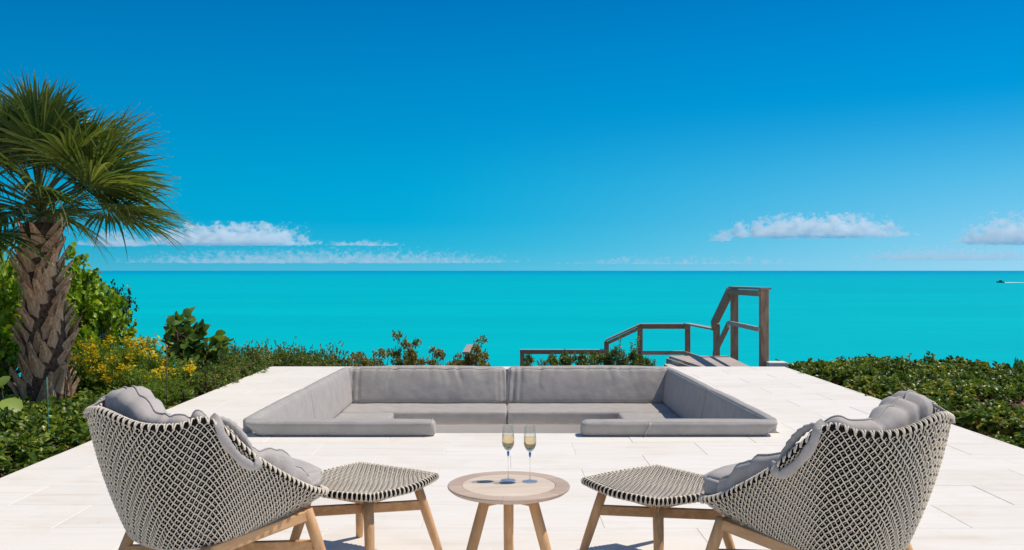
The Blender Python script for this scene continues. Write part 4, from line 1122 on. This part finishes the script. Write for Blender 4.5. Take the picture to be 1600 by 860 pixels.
# right bed
cnt = 0
for iy in range(19):
    for ix in range(11):
        Y = 5.9 + iy * .47 + random.uniform(-.12, .12); X = 4.20 + ix * .46 + (iy % 2) * .2 + random.uniform(-.1, .1)
        if X / Y * F + CX > 1640 or Y > 14.2: continue
        if 4.7 < X < 5.7 and 7.7 < Y < 9.3: continue
        if 4.3 < X < 5.5 and 6.6 < Y <= 7.7 and random.random() < .3: continue
        g = gz(X, Y)
        if Y > 12.6 and X < 4.3: continue
        top = (.17 if Y > 9.5 else .10) + random.uniform(-.14, .07) + (.05 if 5 < X < 6.2 and Y > 11 else 0)
        if Y > 12.6: top -= .10 * (Y - 12.6)
        if Y > 9.5 and random.random() < .16: continue
        h = max(.28, min(1.4, top - g)); h0 = .36
        k = h / h0; zi = 0 if X < 4.75 else (1 if X < 6 and Y < 12 else 2)
        place('hedge_shrub', hp[(3 + cnt % 2) if (random.random() < (.45 if zi == 2 else .18)) else cnt % 3], (X, Y, g - .02), random.random() * 6.28, (min(1.35, max(1, k * .9)), min(1.35, max(1, k * .9)), k), ('low glossy green shrub hugging the right edge of the terrace', 'low glossy green shrub in the middle of the right bed', 'low glossy green shrub on the outer, seaward side of the right bed')[zi], 'shrub', ('glossy shrubs along the right terrace edge', 'glossy shrubs in the middle of the right bed', 'glossy shrubs on the seaward side of the right bed')[zi]); cnt += 1
# near left bed
for iy in range(10):
    for ix in range(7):
        Y = 5.55 + iy * .44 + random.uniform(-.1, .1); X = -3.58 - ix * .44 - (iy % 2) * .2 + random.uniform(-.08, .08)
        if X / Y * F + CX < -60: continue
        if (X + 4.42) ** 2 + (Y - 8.75) ** 2 < .16: continue
        top = .20 + random.uniform(-.05, .08); g = gz(X, Y); k = (top - g) / .38
        place('hedge_shrub', hn[(ix + iy) % 2], (X, Y, g - .02), random.random() * 6.28, (1.05, 1.05, k), 'glossy broad-leaved ground shrub in the bed by the palm trunk', 'shrub', 'glossy shrubs left of the terrace')
for X, Y, j in ((-5.6, 7.9, 0), (-6.2, 8.6, 1), (-6.8, 9.3, 0), (-5.3, 7.2, 1), (-6.1, 7.6, 0), (-6.9, 8.2, 1), (-7.4, 9.9, 0), (-6.6, 10.8, 1), (-7.6, 8.9, 0), (-4.9, 6.4, 1), (-5.7, 6.6, 0)):
    g = gz(X, Y); place('hedge_shrub', hn[j], (X, Y, g - .02), X * 3, (1.25, 1.25, 1.3), 'glossy broad-leaved ground shrub in the bed by the palm trunk', 'shrub', 'glossy shrubs left of the terrace')
# small-leaved hedge towards the far left corner
for i, (px, py, Y) in enumerate(((330, 560, 10.6), (352, 545, 11.2), (385, 538, 11.9), (368, 556, 11.6), (405, 540, 12.6), (395, 552, 12.2), (440, 541, 13.0), (472, 545, 13.2), (500, 545, 13.3), (455, 556, 12.8), (488, 558, 12.8), (520, 556, 13.4), (300, 570, 10.2), (340, 575, 10.9), (420, 553, 12.75), (375, 560, 11.3))):
    p = at(px, py, Y); g = gz(p.x, p.y) ; X = min(p.x, -3.55) if Y < 12.5 else p.x
    k = (p.z - g) / .37; place('small_leaved_shrub', sm_[i % 2], (X, Y, g - .05), random.random() * 6.28, (.95, .95, max(.6, k)), 'dense small-leaved green shrub in the hedge by the far left corner of the terrace', 'shrub', 'small-leaved hedge shrubs at the far left corner')
# feathery bush with yellow flowers
fb = rb(26, .62, .55, .18, .27, 21, .9)
lm, T = foliage('foliage', fb, 2300, 12, .036, 'narrow', L_FEATH, fill=.55, tipspread=.9, upbias=.3)
fp = (lm, twigs_mesh('branches', (0, 0, 0), T, fb, .012, 120))
for i, (x, y, sc, lab) in enumerate(((-4.12, 9.75, (1.0, .8, 1.0), 'feathery green bush crowded with yellow flowers, beside the palm'), (-4.75, 10.1, (.9, .8, .95), 'feathery green bush with few flowers, behind the palm trunk'), (-3.78, 9.25, (.62, .62, .62), 'low feathery bush at the terrace edge in front of the flowering bush'))):
    t = place('flowering_bush', fp, (x, y, -.12), i * 2.1, sc, lab, 'bush')
    if i < 2:
        fl = []
        r = np.random.default_rng(5 + i)
        sel = [q for q in T if q[2] > .25 and (q[1] * math.cos(i * 2.1) + q[0] * math.sin(i * 2.1)) < .25]
        cl = np.array([sel[j] for j in r.choice(len(sel), 90 if i == 0 else 34, replace=False)])
        cl[:, :2] *= 1.04; cl[:, 2] += .04; P = np.repeat(cl, 24, 0) + r.normal(0, .024, (len(cl) * 24, 3)); D = r.normal(0, 1, P.shape); D[:, 2] = abs(D[:, 2])
        link('yellow_flowers', leaves_mesh('yellow_flowers', P, D, .026, 'round', L_YEL), t, 'stuff')
# a few upright flowering sprays
# sea grape clump
gb = rb(9, .22, .55, .12, .2, 31, 1.0)
gp = shrub_proto('grape', gb, 95, 5, .105, 'round', L_GRAPE, twr=.014, tw=60, fill=.6, upbias=.9, tipspread=.8)
p = at(292, 500, 11.0); place('sea_grape_bush', gp, (p.x, 11.0, -.05), 1.0, (1.15, 1.15, 1.36), 'round-leaved sea grape bush standing above the yellow-flowered bush', 'bush')
gp2 = shrub_proto('grape_sprig', [(0, 0, .25, .10, .10, .07)], 12, 3, .12, 'round', L_GRAPE, twr=.01, tw=10, fill=.5)
p = at(345, 530, 10.9); place('sea_grape_sprig', gp2, (p.x, 10.9, p.z - .27), 0, 1.0, 'sprig of three or four big round leaves right of the sea grape bush', 'bush')
# bright broad-leaved bushes and a dark tree behind the palm
bb = rb(30, .60, 1.15, .20, .32, 41, 1)
bp_ = shrub_proto('bright', bb, 850, 7, .068, 'round', L_BRIGHT, twr=.02, tw=180, fill=.55, upbias=.6)
place('broad_leaved_bush', bp_, (-5.28, 10.9, -.15), .3, (.85, .8, 1.32), 'bright yellow-green broad-leaved bush right behind the palm trunk', 'bush')
place('broad_leaved_bush', bp_, (-5.95, 10.2, -.15), 2.3, (.9, .9, 1.38), 'bright yellow-green broad-leaved bush left of the palm trunk', 'bush')
place('broad_leaved_bush', bp_, (-5.45, 9.3, -.15), 4.3, (.7, .6, .72), 'lower yellow-green bush filling in beside the palm trunk base', 'bush')
db = rb(22, .45, 1.5, .2, .3, 51, 1)
dp = shrub_proto('dark', db, 900, 7, .05, 'obovate', L_DARK, twr=.03, tw=160, fill=.5, upbias=.5)
p = at(160, 380, 12.2)
place('dark_leaved_tree', dp, (p.x - .1, 12.2, -.25), 0, (.85, .85, 1.12), 'dark green small tree behind the bright bush, right of the palm', 'tree')
# sea grapes with reddish leaves behind the far edge
def sprawl(seed, n, w, h):
    r = random.Random(seed); bl = []
    for _ in range(n):
        a = r.uniform(-w, w); bl.append((a, r.uniform(-.2, .2), (r.uniform(.35, .68) if r.random() < .72 else r.uniform(.68, 1)) * h * (1 - .25 * abs(a) / w), r.uniform(.07, .13), .10, r.uniform(.05, .09)))
    return bl
rp = [shrub_proto('red', sprawl(60 + s, 26, .34, .62), 560, 6, .036, 'obovate', L_RED, base=(0, 0, -.1), twr=.009, tw=60, fill=.3) for s in range(3)]
for i, (px, py, Y, sx, lab) in enumerate(((583, 545, 13.9, .9, 'leftmost sprawling red-tipped shrub behind the far back cushion'), (632, 533, 14.1, .85, 'tallest red-tipped shrub behind the far back cushion, left half'),
        (672, 552, 14.0, .8, 'low red-tipped shrub between the tall one and the handrail stub'), (702, 549, 14.2, .8, 'thin red-tipped shrub just left of the handrail stub'), (744, 540, 14.3, .9, 'bushy red-tipped shrub around the handrail stub'),
        (552, 563, 13.7, .8, 'low shrub end joining the hedge behind the far back cushion'))):
    p = at(px, py, Y); z0 = -.55; k = (p.z - z0) / .52
    place('red_tipped_shrub', rp[i % 3], (p.x, Y, z0), i * 1.3, (sx, sx, k), lab, 'shrub', 'red-tipped shrubs behind the far cushions')
gpz = [shrub_proto('green_low', sprawl(70 + s, 26, .38, .55), 560, 6, .036, 'obovate', L_SMALL, base=(0, 0, -.1), twr=.008, tw=50, fill=.3) for s in range(2)]
for i, (px, py, Y) in enumerate(((845, 560, 14.3), (882, 556, 14.5), (915, 555, 14.4), (948, 553, 14.6), (978, 550, 14.4), (1005, 561, 14.5))):
    p = at(px, py, Y); z0 = -.55; k = (p.z - z0) / .44
    place('low_green_shrub', gpz[i % 2], (p.x, Y, z0), i * 2.2, (.75, .75, k), 'low green shrub below the wooden railings behind the right back cushion', 'shrub', 'low shrubs under the railings')
def sprig(px, py, Y, label, lean_):
    p = at(px, py, Y); z0 = -.5; h = p.z - z0
    stem = [Vector((lean_ * .25 * (1 - s / 8) * 1.0, 0, h * s / 8)) for s in range(9)]
    b = MB(); b.tube(stem, [.008 - .005 * s / 8 for s in range(9)], 5)
    P = []; D = []
    for i in range(46):
        s = .35 + .65 * i / 45; q = stem[int(s * 8 - 1e-6)].lerp(stem[min(8, int(s * 8) + 1)], s * 8 % 1); a = i * 2.4
        P.append(q); D.append((math.cos(a), math.sin(a), .5))
    t = thing('shrub_sprig', label, 'shrub', (p.x, Y, z0)); link('stem', b.mesh('stem', M_TWIG), t)
    link('foliage', leaves_mesh('foliage', np.array(P, float), np.array(D, float), RNG.uniform(.035, .055, len(P)), 'obovate', L_SMALL), t, 'stuff')
sprig(970, 526, 14.4, 'upright leafy sprig left of the slanting rail post', -.3)
sprig(997, 524, 14.5, 'tall leafy sprig crossing the railing post', -.35)
sprig(986, 535, 14.3, 'shorter leafy sprig between the two tall ones', .2)
sprig(1022, 562, 14.3, 'tiny leafy sprig near the stair platform', .1)
sprig(1216, 562, 12.9, 'small leafy sprig beside the white stone block', .1)
for px, py, Y, l in ((1310, 560, 12.4, 'small shoot rising above the right hedge nearest the stair'), (1365, 556, 11.9, 'leafy shoot rising above the right hedge, left of the tallest one'), (1386, 560, 11.6, 'broad shoot in the right hedge between two taller ones'), (1421, 553, 12.0, 'tallest leafy shoot above the hedge right of the terrace'), (1470, 566, 11.6, 'short leafy shoot above the hedge, right of the tallest'), (1512, 563, 11.4, 'leafy shoot above the hedge near the right edge'), (1560, 569, 11.0, 'low leafy shoot at the right end of the hedge')):
    sprig(px, py, Y, l, random.uniform(-.2, .2))
# big single sea grape leaves at the left edge
bl = thing('sea_grape_plant', 'sea grape plant with a big round leaf at the left edge below the palm', 'plant', (-4.35, 7.75, -.1))
b = MB(); b.tube([(0, 0, 0), (.02, .02, .2), (.0, 0, .42)], [.008, .006, .004], 5); link('stem', b.mesh('stem', M_TWIG), bl)
for (x, y, z, dx, dy, dz, s) in ((.02, 0, .30, .8, -.3, -.45, .19), (0, 0, .40, -.6, .2, .5, .15), (.0, 0, .18, -.5, -.6, .2, .16), (0, 0, .42, .2, .5, .8, .11), (0, 0, .12, .5, -.6, .35, .12)):
    link('leaf', leaves_mesh('leaf', np.array([[x, y, z]], float), np.array([[dx, dy, dz]], float), s, 'round', L_GRAPE, rnd=np.array([.85])), bl)
# stakes
b = MB(); b.tube([(0, 0, 0), (.012, 0, .3), (.0, 0, .62)], .004, 6); o = link('garden_stake', b.mesh('garden_stake', M_STAKE, True)); p = at(73, 690, 6.9); o.location = (p.x, 6.9, -.12)
tag(o, 'thin green plastic stake in the shrubs left of the left armchair', 'stake')
b = MB(); b.tube([(0, 0, 0), (.004, 0, .3), (.0, 0, .70), (-.012, 0, .715)], .0045, 6); o = link('garden_stake', b.mesh('garden_stake', M_TWIG, True)); p = at(260, 618, 8.95); o.location = (p.x, 8.95, -.13)
tag(o, 'thin brown stick standing in front of the yellow-flowered bush', 'stake')
# bark chips
n = 4200; P = np.stack([RNG.uniform(4.3, 6.6, n), RNG.uniform(6.2, 10.2, n), np.zeros(n)], 1); P[:, 2] = [gz(x, y) + .03 for x, y in P[:, :2]]; P[:, 2] += RNG.uniform(-.01, .045, n)
D = RNG.normal(0, 1, P.shape); D[:, 2] *= .35
tag(link('bark_mulch', leaves_mesh('bark_mulch', P, D, RNG.uniform(.03, .075, n), 'narrow', M_MULCH, upw=.8), None, 'stuff'), 'reddish bark mulch in the bed at the right edge', 'mulch')
P = np.stack([RNG.uniform(-5.6, -3.35, 1800), RNG.uniform(5.6, 9.2, 1800), np.full(1800, -.09)], 1); P[:, 2] += RNG.uniform(-.01, .04, 1800); D = RNG.normal(0, 1, P.shape); D[:, 2] *= .35
tag(link('bark_mulch', leaves_mesh('bark_mulch', P, D, RNG.uniform(.03, .07, 1800), 'narrow', M_MULCH, upw=.8), None, 'stuff'), 'bark mulch under the shrubs around the palm', 'mulch')
# coral rocks among the right shrubs
def rock(px, py, Y, s, label):
    bm = bmesh.new(); bmesh.ops.create_icosphere(bm, subdivisions=3, radius=1)
    for v in bm.verts: v.co *= 1 + .35 * noise.noise(v.co * 1.3 + Vector((px, 0, 0))) + .12 * noise.noise(v.co * 4)
    me = bpy.data.meshes.new('rock'); bm.to_mesh(me); bm.free(); me.materials.append(M_ROCK)
    p = at(px, py, Y); o = link('coral_rock', me); o.location = p; o.scale = (s * 1.5, s, s * .8); tag(o, label, 'rock')
rock(1452, 586, 12.6, .13, 'pale coral rock in the hedge behind the right armchair')
rock(1478, 597, 11.9, .10, 'smaller pale rock lower in the hedge, right of the other')
rock(1566, 584, 13.0, .13, 'pale rock showing through the hedge near the right edge')

# ------------------------------------------------------------------ boats
bt = thing('motor_boat', 'small dark motor boat trailing a white wake on the sea at the right', 'boat', at(1563, 441, 1270) * 1.0)
bt.location.z = SEA
def hull(l, w, h, m, nm, parent):
    b = MB(); P = []
    for i in range(13):
        t = i / 12; x = (t - .5) * l; ww = w / 2 * (1 - max(0, (t - .55) / .45) ** 2.2) if False else w / 2 * (1 - max(0, (.45 - t) / .45) ** 2)
        zz = h * (1 + .35 * (1 - t) ** 2)
        P.append([(x, -ww, zz), (x, -ww * .75, 0), (x, ww * .75, 0), (x, ww, zz)])
    b.grid(P, False, True); b.f += [(0, 1, 2, 3), (48, 49, 50, 51)]; b.mi += [0, 0]; return link(nm, b.mesh(nm, m), parent)
hull(11, 3.2, 1.5, M_DARKHULL, 'hull', bt)
b = MB(); b.box(-1.5, 2.2, -1.1, 1.1, 1.5, 3.4); b.box(-.9, 2.6, -1.2, 1.2, 3.4, 3.6); link('cabin', b.mesh('cabin', M_DARKHULL, False, .1), bt)
b = MB(); P = []
for i in range(30):
    t = i / 29; x = 5 + t * 48; w = 1.2 + 2.5 * t; P.append([(x, -w + random.uniform(-.5, .5), .1), (x, -w * .3, .55 * (1 - t) + .15 + random.uniform(0, .2)), (x, w * .3, .55 * (1 - t) + .15), (x, w + random.uniform(-.5, .5), .1)])
b.grid(P); o = link('wake', b.mesh('wake', M_FOAM, True)); o.location = bt.location; tag(o, 'white foam wake behind the small dark motor boat', 'wake', kind='stuff')
yb = thing('white_yacht', 'tiny white yacht far out on the horizon above the middle of the table', 'boat', ((790 - CX) * 9000 / F, 9000, SEA))
hull(26, 6, 6, M_WHITE, 'hull', yb); b = MB(); b.box(-4, 8, -2, 2, 6, 10); b.box(-1, 5, -1.8, 1.8, 10, 13); link('cabin', b.mesh('cabin', M_WHITE, False, .2), yb)

# ------------------------------------------------------------------ clouds far beyond the sea
def cloud_mat(name, ns, dens, lo, hi, seed):
    m = bpy.data.materials.new(name); m.use_nodes = True; n = m.node_tree; n.nodes.clear()
    o = nn(n, 'ShaderNodeOutputMaterial'); v = nn(n, 'ShaderNodeVolumePrincipled'); n.links.new(v.outputs[0], o.inputs['Volume'])
    v.inputs['Color'].default_value = (0.93, 0.98, 1, 1); v.inputs['Anisotropy'].default_value = 0.0
    tc = nn(n, 'ShaderNodeTexCoord'); g = nn(n, 'ShaderNodeNewGeometry')
    mp = nn(n, 'ShaderNodeMapping'); n.links.new(g.outputs['Position'], mp.inputs[0]); mp.inputs['Scale'].default_value = (ns, ns, ns * 1.25); mp.inputs['Location'].default_value = (seed * 3.1, seed, 0)
    t = nn(n, 'ShaderNodeTexNoise', Scale=1.0, Detail=6.0, Roughness=0.58, Distortion=0.1); n.links.new(mp.outputs[0], t.inputs['Vector'])
    sp = nn(n, 'ShaderNodeSeparateXYZ'); n.links.new(tc.outputs['Object'], sp.inputs[0])
    def M(op, a, b):
        x = nn(n, 'ShaderNodeMath', operation=op)
        for i, q in enumerate((a, b)):
            if isinstance(q, (int, float)): x.inputs[i].default_value = q
            else: n.links.new(q, x.inputs[i])
        return x.outputs[0]
    # object space -1..1 : flat base, domed top
    x2 = M('POWER', M('ABSOLUTE', sp.outputs['X'], 0), 3.0); y2 = M('POWER', M('ABSOLUTE', sp.outputs['Y'], 0), 2.0)
    z1 = M('MULTIPLY', M('ADD', sp.outputs['Z'], 1.0), 0.5)
    top = M('MULTIPLY', z1, 0.62)
    base = M('MINIMUM', M('MULTIPLY', z1, 6.0), 1.0)
    e = M('SUBTRACT', M('SUBTRACT', M('SUBTRACT', 0.86, M('MULTIPLY', x2, 0.42)), M('MULTIPLY', y2, 0.5)), top)
    d = M('MULTIPLY', M('ADD', e, M('MULTIPLY', M('SUBTRACT', t.outputs[0], 0.5), 2.4)), base)
    r = nn(n, 'ShaderNodeMapRange'); n.links.new(d, r.inputs[0]); r.inputs[1].default_value = lo; r.inputs[2].default_value = hi; r.inputs[4].default_value = dens
    n.links.new(r.outputs[0], v.inputs['Density']); return m
def cloud(x0, x1, y0, y1, D, dens, label, lo=.46, hi=.62, ns=None, grp=None, seed=1, depth=900):
    px = D / F; cx = ((x0 + x1) / 2 - CX) * px; cz = CH + (CY - (y0 + y1) / 2) * px
    sx, sz = (x1 - x0) / 2 * px, (y1 - y0) / 2 * px
    b = MB(); b.box(-1, 1, -1, 1, -1, 1)
    o = link('cloud', b.mesh('cloud', cloud_mat('cloud_vapour', ns or 1 / (16 * px), dens, lo, hi, seed))); o.location = (cx, D, cz); o.scale = (sx, depth, sz)
    tag(o, label, 'cloud', grp); return o
S.cycles.volume_step_rate = 0.12; S.cycles.volume_max_steps = 512
cloud(226, 498, 346, 388, 20000, .007, 'long white cumulus bank low over the sea on the left', seed=1)
cloud(134, 224, 358, 388, 20000, .003, 'smaller faint cloud behind the palm frond tips', seed=2)
cloud(1130, 1418, 332, 376, 20000, .007, 'long white cumulus bank low over the sea on the right', seed=4)
cloud(1498, 1700, 330, 388, 20000, .005, 'white cloud cut by the right edge of the picture', seed=5)
cloud(175, 830, 385, 415, 32000, .0022, 'faint low band of broken cloud just above the horizon, left half', lo=.5, hi=.8, seed=6, ns=1 / 230)
cloud(1330, 1650, 382, 410, 32000, .002, 'faint low band of broken cloud above the horizon, right edge', lo=.40, hi=.9, seed=7, ns=1 / 230)
cloud(495, 640, 372, 386, 26000, .006, 'tiny scattered puffs right of the left cloud bank', lo=.66, hi=.95, seed=8)
cloud(1105, 1150, 355, 380, 24000, .006, 'tiny wisp just left of the right cloud bank', lo=.6, hi=.95, seed=9)
cloud(840, 1330, 395, 416, 34000, .002, 'barely visible specks of cloud above the horizon, middle', lo=.62, hi=1.0, seed=10)
